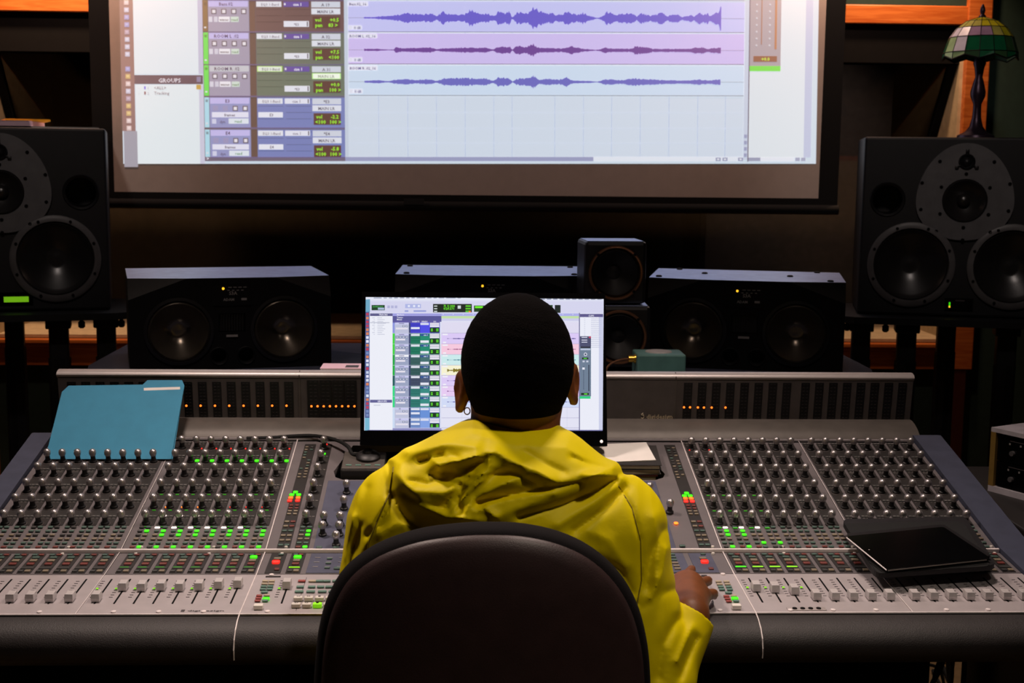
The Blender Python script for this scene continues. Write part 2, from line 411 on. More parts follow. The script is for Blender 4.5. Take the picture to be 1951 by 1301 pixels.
u.rect(372, 147, 380, 157, (130, 125, 160), 3)
u.rect(255, 162, 376, 312, (224, 236, 242), 1); u.rect(376, 162, 385, 312, (200, 202, 224), 1); u.rect(371, 162, 380, 171, (196, 160, 60), 3)
for k, (tx, yy, c) in enumerate((('<ALL>', 171, (110, 100, 220)), ('Tracking', 181, (120, 50, 70)))):
    u.text(260, yy, '-', 5, (150, 150, 165)); u.rect(271, yy-6, 274, yy, c, 3); u.text(277, yy, str(k+1), 5, (150, 150, 165)); u.text(290, yy, tx, 6, (120, 115, 130))
u.rect(385, -240, 662, 306, (92, 84, 96), 1)
tr = [(-119, -60, '', 0), (-58, 1, '', 0), (2, 61, 'Bass.02', 0), (63, 123, 'ROOM L .02', 1), (125, 183, 'ROOM R .02', 2), (186, 243, 'E3', 3), (247, 299, 'E4', 3)]
nums = {'Bass.02': ('A 19', '+0.5', '83 >'), 'ROOM L .02': ('A 32', '+7.5', '<100'), 'ROOM R .02': ('A 31', '+0.0', '100 >'), 'E3': ('*E3', '-2.2', '100 >'), 'E4': ('*E4', '-5.8', '100 >')}
for (y0, y1, nm, kd) in tr:
    strip = [(122, 96, 52), (92, 226, 78), (92, 226, 78), (168, 220, 238)][kd]
    u.rect(386, y0, 395, y1, strip, 2); u.rect(388, y0+4, 393, y0+9, [int(v*.7) for v in strip], 3); u.rect(388, y1-9, 392, y1-6, (220, 220, 225), 3)
    u.rect(396, y0, 474, y1, (156, 152, 176) if kd < 3 else (140, 148, 198), 2)
    u.rect(397, y0+1, 472, y0+12, (192, 186, 238) if kd != 2 else (196, 200, 208), 3)
    u.text(430, y0+10, nm, 6.5, (66, 58, 92), 4, center=True)
    for k in range(4):
        dim = kd == 3 and k < 2
        u.rect(402+k*19, y0+16, 412+k*19, y0+26, (150, 148, 190) if dim else (92, 88, 104), 3)
        if not dim: u.rect(404+k*19, y0+18, 410+k*19, y0+24, (232, 230, 238), 4)
    if kd < 3:
        u.rect(397, y0+31, 404, y0+41, (214, 214, 228), 3); u.rect(407, y0+31, 414, y0+41, (206, 206, 222), 3)
        u.rect(416, y0+31, 437, y0+41, (236, 236, 244), 3); u.text(426, y0+39, 'waves', 5, (70, 66, 80), 4, center=True)
        u.rect(439, y0+31, 454, y0+41, (206, 224, 214), 3); u.text(446, y0+39, 'read', 5, (90, 130, 96), 4, center=True)
    else:
        u.rect(400, y0+28, 470, y0+38, (226, 228, 246), 3); u.text(434, y0+36, 'frames', 5.5, (70, 70, 96), 4, center=True)
        u.rect(400, y0+41, 408, y0+50, (206, 210, 236), 3); u.text(420, y0+49, 'dyn', 5.5, (70, 70, 110), 4, center=True)
        u.rect(432, y0+40, 470, y0+50, (222, 232, 242), 3); u.text(450, y0+48, 'read', 5.5, (80, 140, 100), 4, center=True)
    cols = [(94, 70, 72), (92, 108, 96), (92, 112, 96), (108, 126, 188)][kd]
    if kd == 0: u.rect(475, y0, 486, y1, (96, 70, 60), 2)
    else: u.rect(475, y0, 486, y1, (86, 66, 58), 2)
    u.rect(487, y0, 655, y1+2, cols, 2)
    for k in range(4):
        for xa in (488, 542):
            u.rect(xa, y0+15+k*12-11, xa+49, y0+15+k*12-10, [int(v*.72) for v in cols], 3)
    u.rect(488, y0+2, 536, y0+12, (226, 230, 240) if kd != 2 else (200, 240, 140), 4)
    if kd == 2: u.rect(490, y0+3, 534, y0+11, (226, 236, 226), 5)
    u.text(514, y0+10, 'EQ3 1-Band', 5, (110, 110, 128), 6, center=True, width=34)
    if kd < 3:
        u.rect(540, y0+2, 588, y0+12, (84, 66, 160), 4); u.text(566, y0+10, 'cue 1', 5.5, (236, 236, 246), 6, center=True); u.rect(541, y0+5, 544, y0+9, (230, 230, 240), 5)
        u.rect(540, y0+39, 588, y0+50, (226, 230, 242), 4); u.rect(584, y0+40, 586, y0+49, (40, 40, 60), 5); u.text(564, y0+48, '*E3', 5, (90, 90, 110), 6, center=True)
    else:
        u.rect(540, y0+2, 588, y0+12, (226, 230, 244), 4); u.rect(584, y0+3, 586, y0+11, (40, 40, 70), 5); u.text(562, y0+10, 'cue 1', 5.5, (90, 90, 120), 6, center=True)
        u.rect(489, y0+28, 536, y0+38, (230, 234, 246), 4); u.text(514, y0+36, nm, 5.5, (70, 70, 100), 6, center=True)
    a, v_, p_ = nums.get(nm, ('A 18', '+0.0', '0'))
    u.rect(593, y0+2, 648, y0+13, (206, 214, 228), 4); u.text(620, y0+11, a, 6, (70, 74, 96), 6, center=True)
    u.rect(593, y0+15, 648, y0+26, (222, 228, 240) if kd != 2 else (190, 250, 150), 4)
    if kd == 2: u.rect(595, y0+16, 646, y0+25, (246, 255, 240), 5)
    u.text(620, y0+24, 'MAIN LR', 6, (70, 74, 96) if kd != 2 else (150, 165, 150), 6, center=True)
    u.rect(595, y0+30, 647, y0+52, (74, 38, 34), 4)
    u.text(600, y0+40, 'vol', 7, (150, 240, 30), 6); u.text(628, y0+40, v_, 7, (150, 240, 30), 6)
    u.text(600 if kd < 3 else 598, y0+50, 'pan' if kd < 3 else '<100', 7, (150, 240, 30), 6); u.text(625, y0+50, p_, 7, (150, 240, 30), 6)
    u.rect(396, y1, 655, y1+1.6, (84, 78, 130), 6)
u.rect(655, -240, 662, 300, (196, 210, 228), 2)
# edit window with three wave lanes
u.rect(662, -240, 1420, 300, (208, 222, 238), 1)
for xg in (719, 775, 830, 885, 940, 975, 1057, 1112, 1166, 1221, 1276, 1331, 1384): u.rect(xg, -60, xg+1.3, 299, (170, 190, 222), 3)
for yg in (214, 244, 272): u.rect(662, yg, 1420, yg+.9, (190, 206, 230), 3)
u.rect(1132, -30, 1420, 1, (206, 224, 190), 2)
lanes = [(-60, 0, (204, 206, 246), (110, 100, 210), '', 9), (3, 61, (196, 200, 250), (92, 86, 208), 'Bass.02_16', 12), (64, 122, (206, 192, 246), (98, 50, 150), 'ROOM L .02_16', 6), (125, 182, (204, 224, 246), (94, 100, 196), 'ROOM R .02_16', 7)]
def envelope(seed, kind):
    r = random.Random(seed); xs = np.arange(693, 1376, 1.6); A = np.zeros(len(xs))
    if kind == 0: pk = [(712, 1.5), (725, 3), (765, 6), (772, 9), (800, 7), (825, 7.5), (831, 3), (845, 12), (848, 8), (885, 6), (893, 15), (900, 16), (912, 9), (930, 8), (943, 4), (950, 13), (965, 9), (971, 13), (975, 1), (985, 10), (1005, 10), (1016, 18), (1019, 22), (1024, 14), (1040, 9), (1052, 10), (1060, 5), (1083, 12), (1100, 6), (1110, 11), (1125, 4), (1138, .8), (1146, 3), (1158, 12), (1172, 7), (1208, 10), (1213, 4), (1222, 10), (1238, 5), (1265, 11), (1270, 4), (1290, 9), (1300, 3), (1318, 7), (1322, 3), (1330, 10), (1345, 8), (1350, 10), (1352, 4), (1365, 10), (1370, 14), (1374, 27), (1376, 4)]
    elif kind == 1: pk = [(695, 2), (720, 2), (735, 1), (750, .8), (753, 5), (765, 3), (800, 4), (818, 5), (832, 1.5), (840, 3), (885, 5), (905, 4), (925, 5), (940, 1.5), (950, 6), (972, 7), (976, .8), (983, 8), (1000, 6), (1017, 11), (1025, 5), (1060, 4), (1070, 3), (1090, 7), (1110, 3), (1136, .8), (1145, 2), (1152, 5), (1170, 3), (1205, 3), (1210, 7), (1235, 6), (1245, 3), (1316, 3), (1322, 5), (1340, 6), (1350, 3), (1372, 6), (1376, 5)]
    else: pk = [(695, 2), (720, 3), (740, 1), (752, 4), (770, 5), (790, 3), (815, 5), (830, 2), (845, 6), (885, 8), (905, 6), (925, 7), (940, 2), (950, 9), (972, 6), (976, .8), (985, 6), (1000, 6), (1017, 12), (1025, 4), (1045, 6), (1065, 4), (1082, 10), (1090, 3), (1125, 2), (1138, .6), (1147, 3), (1155, 5), (1190, 4), (1208, 7), (1225, 6), (1245, 5), (1260, 4), (1316, 3), (1330, 5), (1345, 4), (1350, 3), (1365, 5), (1376, 6)]
    A = np.interp(xs, [p[0] for p in pk], [p[1] for p in pk])
    return xs, [max(.35, a*(.72+.5*r.random())) for a in A]
for k, (y0, y1, bg, wc, nm, _) in enumerate(lanes):
    u.rect(663, y0, 1419, y1, bg, 5)
    for xg in (719, 775, 830, 885, 940, 1057, 1112, 1166, 1221, 1276, 1331, 1384): u.rect(xg, y0, xg+.7, y1, [int(v*.95) for v in bg], 6)
    u.rect(663, y1-.6, 1419, y1+.8, [int(v*.6) for v in bg], 7)
    yc = (y0+y1)/2+(2.5 if k else 0); u.rect(663, yc-.4, 1419, yc+.4, [int(v*.6) for v in bg], 7)
    xs, am = envelope(k, max(0, k-1)); u.wave(xs, yc, am, wc, 8)
    wbox = 38 if k < 2 else 55
    u.rect(663, y0+1, 663+wbox, y0+9, (232, 234, 250), 9); nm and u.text(665, y0+8, nm, 5.2, (70, 70, 130), 10, width=wbox-5)
    u.rect(664, y1-12, 671, y1-4, (226, 230, 246), 9); u.rect(672, y1-12, 689, y1-4, (226, 230, 246), 9); u.text(674, y1-5, '0 dB', 5, (90, 95, 150), 10)
u.rect(655, 299, 1132, 307, (150, 158, 196), 3); u.rect(1132, 299, 1420, 307, (226, 234, 246), 3)
for xx in (1367, 1380, 1410): u.rect(xx, 300, xx+10, 307, (150, 160, 190), 5); u.rect(xx+3, 302, xx+7, 305, (224, 228, 240), 6)
u.rect(385, 299, 655, 307, (104, 96, 120), 3); u.text(388, 305, '>', 6, (230, 230, 240), 5)
u.rect(1420, -240, 1428, 305, (198, 210, 230), 3)
for yy in (256, 268, 280, 292): u.rect(1421, yy, 1427, yy+7, (150, 160, 195), 5)
u.rect(1428, -240, 1430, 308, (84, 84, 110), 4)
u.rect(1430, -240, 1536, 300, (222, 232, 240), 2); u.rect(1536, -240, 1550, 300, (190, 200, 228), 2)
u.rect(1430, -240, 1489, 125, (164, 156, 166), 4); u.rect(1430, 125, 1489, 135, (104, 226, 66), 5)
u.rect(1451, -240, 1453, 84, (150, 100, 80), 6); u.rect(1477, -240, 1481, 93, (176, 110, 66), 6)
for yy in range(-20, 86, 13): u.rect(1441, yy, 1444, yy+3, (206, 206, 216), 6); u.rect(1466, yy, 1469, yy+3, (206, 206, 216), 6)
u.rect(1437, 106, 1482, 117, (134, 78, 52), 6); u.text(1460, 115, '+0.0', 6.5, (200, 240, 60), 7, center=True)
u.rect(1430, 300, 1453, 307, (150, 158, 186), 4); u.rect(1453, 300, 1518, 307, (228, 234, 246), 4)
for xx in (1520, 1531): u.rect(xx, 300, xx+9, 307, (160, 168, 196), 5)
u.build('projected_image', 'projected_light', scr)

# ------------------------------------------------------------------ back desk and the big monitors
DZ = 0.945
desk = thing('speaker_desk', 'dark blue-grey desk top behind the console carrying the three wide speakers', 'desk', (.06, 3.5, 0), world=True)
MB().prism([(-.895, 3.065, DZ-.03), (1.02, 3.065, DZ-.03), (1.132, 3.55, DZ-.03), (1.132, 4.02, DZ-.03), (-1.01, 4.02, DZ-.03), (-1.01, 3.55, DZ-.03)], (0, 0, .03)).build('desk_top', 'deck_grey', desk)
for xx in (-.95, 1.03):
    slab('side_panel', (xx, 3.58, 0), (xx+.04, 3.98, DZ-.03), 'black_satin', desk)
slab('back_panel', (-.91, 3.95, .25), (1.03, 3.97, DZ-.03), 'black_satin', desk)

def screws(mb, pts, r=.007, y=-.002, t=.006):
    for x, z in pts: mb.lathe([(r, y-t), (r, y+t)], (x, 0, z), 'Y', 8)
def big_monitor(label, loc, rz, variant):
    t = thing('studio_monitor', label, 'speaker', loc, rz, 'big studio monitors on stands')
    W, H, D = .655, .592, .42
    body = slab('cabinet', (-W/2, 0, 0), (W/2, D, H), ['black_satin'], t, .008)
    # recesses for the drivers and ports (x, z, r)
    wz, wx, wr = .170, .160, .128
    ports = [(-.245, .385, .052), (.245, .385, .052)]
    cut = MB()
    for s in (-1, 1): cut.lathe([(wr, -.05), (wr, .07)], (s*wx, 0, wz), 'Y', 40)
    cut.lathe([(.072, -.05), (.072, .05)], (0, 0, .385), 'Y', 32)
    for x, z, r in ports: cut.lathe([(r, -.05), (r, .16)], (x, 0, z), 'Y', 28)
    boolean_cut(body, cut)
    for s in (-1, 1):
        wf = MB(); wf.lathe([(.140, .004), (.142, -.008), (.136, -.012), (.122, -.012), (.119, .004)], (s*wx, 0, wz), 'Y', 48, False)
        o = wf.build('woofer', 'ring_grey', t, True)
        c = MB(); c.lathe([(.121, .0), (.115, -.006), (.106, .002), (.100, .006), (.060, .030), (.036, .042), (.028, .044), (.014, .042), (0, .041)], (s*wx, 0, wz), 'Y', 48, False); c.build('cone', 'cone_black', o, True, 60)
        q = MB(); screws(q, [(s*wx+.130*math.cos(a), wz+.130*math.sin(a)) for a in [math.pi/8+i*math.pi/4 for i in range(8)]], .005, -.012, .003); tag(q.build('bolts', 'black_matte', o), kind='stuff')
    # egg shaped plate
    pl = []
    for i in range(60):
        a = 2*math.pi*i/60; r = .168*(1-.055*math.cos(2*a)); x = .97*r*math.cos(a); z = r*math.sin(a)*(.98 if math.sin(a) > 0 else .82)
        x *= 1-.10*math.sin(a)
        pl.append((x, -.010, .400+z))
    p = MB(); p.prism(pl, (0, .0095, 0)); po = p.build('driver_plate', 'speaker_grey_plate', t)
    cut = MB(); cut.lathe([(.072, -.08), (.072, .05)], (0, 0, .385), 'Y', 32); cut.lathe([(.026, -.08), (.026, .05)], (0, 0, .512), 'Y', 24); boolean_cut(po, cut)
    q = MB(); screws(q, [(.142*math.cos(a)*1.02, .398+.142*math.sin(a)) for a in [math.pi*(i+.5)/5 for i in range(10)]] + [(.088*math.cos(a), .385+.088*math.sin(a)) for a in [math.pi/2+i*math.pi/3 for i in range(6)]], .006, -.010, .002); tag(q.build('bolts', 'black_matte', po), kind='stuff')
    m_ = MB(); m_.lathe([(.072, -.004), (.066, -.010), (.060, -.002), (.034, .018), (.022, .024), (.020, .010), (.010, .004), (0, .003)], (0, 0, .385), 'Y', 36, False); m_.build('midrange_cone', 'cone_black', t, True, 60)
    tw = MB(); tw.lathe([(.027, -.011), (.024, -.015), (.020, -.006), (.017, -.004), (.012, -.012), (.006, -.0165), (0, -.018)], (0, 0, .512), 'Y', 24, False)
    for a in (math.pi/2, math.pi*7/6, math.pi*11/6):
        tw.box((.036*math.cos(a), -.013, .512+.036*math.sin(a)), (.012, .006, .012), .002); tw.tube([(.022*math.cos(a), -.013, .512+.022*math.sin(a)), (.036*math.cos(a), -.013, .512+.036*math.sin(a))], .003, 6)
    tw.build('tweeter', 'black_plastic', t, True)
    for x, z, r in ports:
        q = MB(); q.lathe([(r+.006, 0), (r+.003, -.005), (r-.004, 0), (r-.008, .12), (0, .12)], (x, 0, z), 'Y', 32, False); q.build('bass_port', 'black_plastic', t, True)
    if variant == 0:
        d_ = slab('display', (-.045, -.006, .022), (.085, .002, .062), 'black_gloss', t); slab('lit_readout', (-.004, -.0075, .030), (.072, -.006, .048), 'readout_green', d_)
    else:
        d_ = slab('display', (-.045, -.006, .022), (.045, .002, .062), 'black_gloss', t); slab('status_light', (-.032, -.0075, .036), (-.027, -.006, .048), 'led_green', d_)
        slab('status_light', (-.032, -.0075, .030), (-.027, -.006, .036), 'led_amber', d_)
        slab('name_print', (-.012, -.0075, .052), (.018, -.006, .056), 'print_dark', d_)
    return t
def monitor_stand(label, loc, rz, top):
    t = thing('speaker_stand', label, 'stand', loc, rz, 'black speaker stands')
    b = MB(); b.prism([(-.40, -.07, top-.024), (-.34, -.10, top-.024), (.34, -.10, top-.024), (.40, -.07, top-.024), (.40, .36, top-.024), (-.40, .36, top-.024)], (0, 0, .022)); b.build('top_plate', 'black_satin', t)
    for x, y in ((-.31, .02), (-.16, .02), (.16, .02), (.31, .02), (0, .30)):
        l = MB(); l.box((x, y, (top-.03+.03)/2), (.062, .062, top-.06), .006); l.box((x, y, top-.045), (.08, .08, .03), .004)
        l.lathe([(.036, .14), (.036, top-.16)], (x, y, 0), 'Z', 12) ; l.build('leg', 'black_satin', t)
    for x in (-.36, -.235, .235, .36):
        l = MB(); l.lathe([(.006, -.055), (.011, -.05), (.011, -.035), (.006, -.03), (.006, -.024)], (x, -.05, top), 'Z', 8); l.build('spike_foot', 'black_plastic', t, True)
    b = MB(); b.box((0, .15, .0151), (.74, .46, .03), .008); b.build('base_plate', 'black_satin', t)
    return t
def place(px, py, Y):
    p = atY(px, py, Y); return p
pr = place(1825, 603, 4.30); ST = float(pr[2])
pl_ = place(11, 593, 4.30)
rzR, rzL = math.radians(-14), math.radians(14)
big_monitor('black three-way studio monitor on a stand at the right, under the stained glass lamp', (float(pr[0]), 4.30, ST), rzR, 1)
big_monitor('black three-way studio monitor on a stand at the left with lit green display', (float(pl_[0]), 4.30, float(pl_[2])), rzL, 0)
monitor_stand('black steel stand under the right studio monitor', (float(pr[0]), 4.30, 0), rzR, ST)
monitor_stand('black steel stand under the left studio monitor', (float(pl_[0]), 4.30, 0), rzL, float(pl_[2]))
LEFT_TOP = (float(pl_[0]), 4.30, float(pl_[2])+.592); RIGHT_TOP = (float(pr[0]), 4.30, ST+.592)

# ------------------------------------------------------------------ three wide nearfield speakers on the desk
def wide_speaker(label, loc, rz, pads, W=.53, H=.245, D=.36):
    t = thing('wide_speaker', label, 'speaker', loc, rz, 'wide two-woofer speakers on the desk')
    bm = bmesh.new(); w2 = W/2
    for p in [(-w2, D, 0), (w2, D, 0), (-w2, D, H), (w2, D, H), (-w2, .0, .0), (w2, 0, 0),
              (-w2, .030, H), (-w2+.15, 0, H), (-w2, 0, H-.055), (w2, .030, H), (w2-.15, 0, H), (w2, 0, H-.055)]: bm.verts.new(p)
    bmesh.ops.convex_hull(bm, input=bm.verts); bmesh.ops.dissolve_limit(bm, angle_limit=.01, verts=bm.verts, edges=bm.edges)
    me = bpy.data.meshes.new('cabinet'); bm.to_mesh(me); bm.free()
    me.materials.append(MATS['baffle_black']); me.materials.append(MATS['cab_top_screen_lit'])
    me.materials.append(MATS['cab_facet_lit'])
    body = link('cabinet', me, t)
    cut = MB(); wx, wz, wr = .138, .105, .080
    for s in (-1, 1): cut.lathe([(wr, -.05), (wr, .06)], (s*wx, 0, wz), 'Y', 40); cut.lathe([(.022, -.05), (.022, .10)], (s*.036, 0, .036), 'Y', 24)
    cut.box((0, 0, .125), (.07, .03, .05))
    boolean_cut(body, cut)
    for p in body.data.polygons:
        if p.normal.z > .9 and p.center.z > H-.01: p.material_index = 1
        elif p.normal.z > .1 and abs(p.normal.x) > .05 and p.center.y < .05 and p.center.z > H-.06: p.material_index = 2
    for s in (-1, 1):
        o = MB().lathe([(.090, .001), (.090, -.004), (.082, -.006), (.079, .004)], (s*wx, 0, wz), 'Y', 44, False).build('woofer', 'black_plastic', t, True)
        MB().lathe([(.080, .0), (.074, -.005), (.068, .003), (.040, .028), (.024, .042), (.016, .044), (.008, .043), (0, .043)], (s*wx, 0, wz), 'Y', 44, False).build('cone', 'cone_metal', o, True, 60)
        MB().lathe([(.025, 0), (.023, -.003), (.019, .002), (.017, .08), (0, .08)], (s*.036, 0, .036), 'Y', 24, False).build('bass_port', 'black_plastic', t, True)
    rb = MB(); rb.box((0, .012, .125), (.066, .004, .046))
    for k in range(9): rb.box((-.028+k*.007, .006, .125), (.002, .010, .044))
    rb.build('ribbon_tweeter', 'black_satin', t)
    slab('name_plate', (-.016, -.003, .087), (.014, -.0005, .093), 'print_light', t)
    cp = slab('control_panel', (-.05, -.003, .172), (.05, -.0005, .226), 'baffle_black', t)
    MB().lathe([(.0035, -.002), (.003, .001)], (-.022, -.003, .217), 'Y', 10).build('status_light', 'led_amber', cp)
    pm = MB()
    for i in range(4): pm.box((-.004+i*.013, -.0035, .220), (.009, .001, .0018)); pm.box((-.008+i*.012, -.0035, .212), (.006, .001, .0018))
    vs, fs, wd = text_tris('S3A'); pm.add([(-.007+x*.013, -.0036, .200+y*.013) for x, y in vs], fs)
    vs, fs, wd = text_tris('ADAM'); pm.add([(-.022+x*.010, -.0036, .184+y*.010) for x, y in vs], fs)
    pm.box((.032, -.0035, .188), (.014, .001, .006)); pm.build('panel_print', 'print_light', cp)
    for x, y in pads:
        MB().lathe([(.0085, 0), (.0085, .003), (.006, .0045), (0, .0045)], (x, y, H), 'Z', 12, False).build('rubber_pad', 'rubber', t, True)
    return t
H_A = .245
def onfront(px, Y): return atY(px, 600, Y)[0]
wide_speaker('wide black two-woofer speaker on the desk at the left beside the blue folder', (float(onfront(442, 3.50)), 3.50, DZ), math.radians(15), [])
wide_speaker('wide black two-woofer speaker behind the computer monitor', (float(onfront(934, 3.62)), 3.62, DZ), math.radians(-1), [(-.235, .05), (-.24, .31), (.235, .05), (.24, .31)])
wide_speaker('wide black two-woofer speaker on the desk at the right behind the small green box', (float(onfront(1419, 3.52)), 3.52, DZ), math.radians(-13), [(-.24, .06), (-.12, .2), (.12, .17), (.225, .04), (-.2, .33), (.2, .33)])

# ------------------------------------------------------------------ two small cube speakers, one on the other
def cube_speaker(label, loc, rz):
    t = thing('cube_speaker', label, 'speaker', loc, rz, 'small stacked cube speakers')
    S = .166
    body = slab('cabinet', (-S/2, 0, 0), (S/2, .15, S), 'black_plastic', t, .010)
    boolean_cut(body, MB().lathe([(.064, -.05), (.064, .06)], (0, 0, .083), 'Y', 40))
    for p in body.data.polygons: pass
    o = MB().lathe([(.070, .001), (.073, -.005), (.0705, -.008), (.0665, -.007), (.064, .004)], (0, 0, .083), 'Y', 44, False).build('driver_ring', 'copper', t, True)
    MB().lathe([(.063, .0), (.059, -.004), (.053, .003), (.030, .022), (.020, .030), (.014, .027), (0, .025)], (0, 0, .083), 'Y', 44, False).build('cone', 'cone_dark', t, True, 60)
    q = MB(); screws(q, [(.069*math.cos(a), .083+.069*math.sin(a)) for a in [math.pi/4+i*math.pi/2 for i in range(4)]], .004, -.009, .002); q.build('bolts', 'black_matte', o)
    slab('top_light_sheet', (-S/2+.008, .008, S-.001), (S/2-.008, .142, S+.0006), 'cab_top_screen_lit', t)  # added sheet carrying the painted blue light on the top
    return t
cx = float(atY(1172, 560, 3.45)[0])
ped = DZ
cz1 = float(atY(1172, 460, 3.45)[2])-.166
cube_speaker('upper small black cube speaker with copper-edged driver, stacked on another', (cx, 3.45, cz1), math.radians(3))
cube_speaker('lower small black cube speaker half hidden by the computer monitor', (cx+.012, 3.44, cz1-.170), math.radians(-2))
if cz1-.170 > DZ+.004:
    st = thing('speaker_riser', 'low black riser block under the small cube speakers', 'riser', (cx+.01, 3.51, DZ), world=True)
    slab('block', (cx-.06, 3.45, DZ+.0005), (cx+.09, 3.58, cz1-.1705), 'black_matte', st, .003)
    slab('pad', (cx-.05, 3.46, DZ), (cx+.08, 3.57, DZ+.0006), 'rubber', st)

# ------------------------------------------------------------------ the mixing console
P0 = np.array([0, 2.370, .780]); SD = np.array([0, .494, .108]); SL = float(np.linalg.norm(SD)); SD = SD/SL; SN = np.array([0, -SD[2], SD[1]])
Q0 = np.array([0, 2.086, .762]); QD = np.array([0, .181, .010]); QL = float(np.linalg.norm(QD)); QD = QD/QL; QN = np.array([0, -QD[2], QD[1]])
B0 = np.array([0, 2.267, .772]); BD = np.array([0, .103, .008]); BL = float(np.linalg.norm(BD)); BD = BD/BL; BN = np.array([0, -BD[2], BD[1]])
def frame(o, d, n): return Matrix(((1, 0, 0, o[0]), (0, d[1], n[1], o[1]), (0, d[2], n[2], o[2]), (0, 0, 0, 1)))
MS, MQ, MB_ = frame(P0, SD, SN), frame(Q0, QD, QN), frame(B0, BD, BN)
def S(px, py, h=0.0):
    p = onplane(px, py, P0+SN*h, SN); return float(p[0]), float((p-P0)@SD)
def Q(px, py, h=0.0):
    p = onplane(px, py, Q0+QN*h, QN); return float(p[0]), float((p-Q0)@QD)
def Bz(px, py, h=0.0):
    p = onplane(px, py, B0+BN*h, BN); return float(p[0]), float((p-B0)@BD)

XSEAM = [-.898, -.629, -.3625, .491, .756, 1.018]
con = thing('mixing_console', 'long grey mixing console with rows of ball-topped knobs and silver faders', 'mixing console', (.06, 2.5, 0), world=True)

# chassis with the storage trough cut into it
tro = [(-.262, .318), (-.246, .306), (.405, .306), (.424, .318), (.430, .335), (.395, .476), (-.238, .476), (-.268, .345)]
trough = MB().at(MS); trough.prism([(x, t, -.036) for x, t in tro], (0, 0, .12))
b = MB(); prof = [(2.08, .690), (2.08, .748), (2.267, .757), (2.37, .765), (2.86, .872), (2.98, .90), (2.98, .690)]
b.prism([(-.898, y, z) for y, z in prof], (1.018+.898, 0, 0))
ch = b.build('chassis', 'black_matte', con); boolean_cut(ch, trough)
b = MB()                                                     # padded front
ap = [(2.0845, .7595), (2.070, .7580), (2.050, .751), (2.036, .740), (2.029, .724), (2.031, .706), (2.045, .692), (2.081, .688)]
b.prism([(-.94, y, z) for y, z in ap], (1.07+.94, 0, 0)); b.build('armrest', 'armrest_leather', con, True, 50)
for x0, x1 in ((-.945, -.899), (1.019, 1.082)):
    b = MB(); cp = [(2.03, .64), (2.03, .752), (2.086, .768), (2.267, .778), (2.37, .788), (2.870, .900), (2.885, .898), (2.90, .88), (2.90, .64)]
    b.prism([(x0, y, z) for y, z in cp], (x1-x0, 0, 0)); b.build('side_cheek', 'side_cheek', con)
# pedestals and modesty panel
b = MB(); b.box((-.015, 2.52, .345), (1.75, .03, .69)); b.build('modesty_panel', 'black_matte', con)
for x in (-.86, .835): b = MB(); b.box((x, 2.56, .345), (.075, .52, .69), .006); b.build('pedestal', 'black_matte', con)

# knob: ball top on a waisted stem
kb = MB(); kb.mt(1).lathe([(.0080, 0), (.0080, .003), (.0055, .0045), (.0048, .012), (.0056, .0150)], n=14, cap=False)
kb.mt(0).lathe([(.0056, .0150), (.0072, .0180), (.0078, .0218), (.0072, .0255), (.0052, .0284), (.0025, .0298), (0, .0301)], n=14, cap=False)
KNOB = kb.mesh('knob', ['knob_metal', 'knob_stem'], True, 50)
ROWS = [.456, .387, .321, .247, .179, .111]
def knob(parent, x, t): return link('knob', KNOB, parent, MS @ Matrix.Translation((x, t, .0015)))
BTN = {}
def btn_mesh(m, w, l, h):
    k = (m, w, l, h)
    if k not in BTN: BTN[k] = MB().box((0, 0, h/2), (w, l, h), min(w, l)*.28).mesh('lit_button', [m], False)
    return BTN[k]
def lit(parent, F, x, t, m, w=.0095, l=.0065, h=.003, name='lit_button'): return link(name, btn_mesh(m, w, l, h), parent, F @ Matrix.Translation((x, t, .0012)))
BM = ['btn_green', 'btn_cream', 'btn_red', 'btn_grey', 'btn_white', 'console_well']
BMD = ['sw_green', 'sw_cream', 'sw_red', 'sw_grey', 'btn_white', 'console_well']
def addbtn(b, x, t, m, w=.0095, l=.0062, h=.0028): b.mt(BM.index(m)).box((x, t, h/2+.001), (w, l, h), .0012)

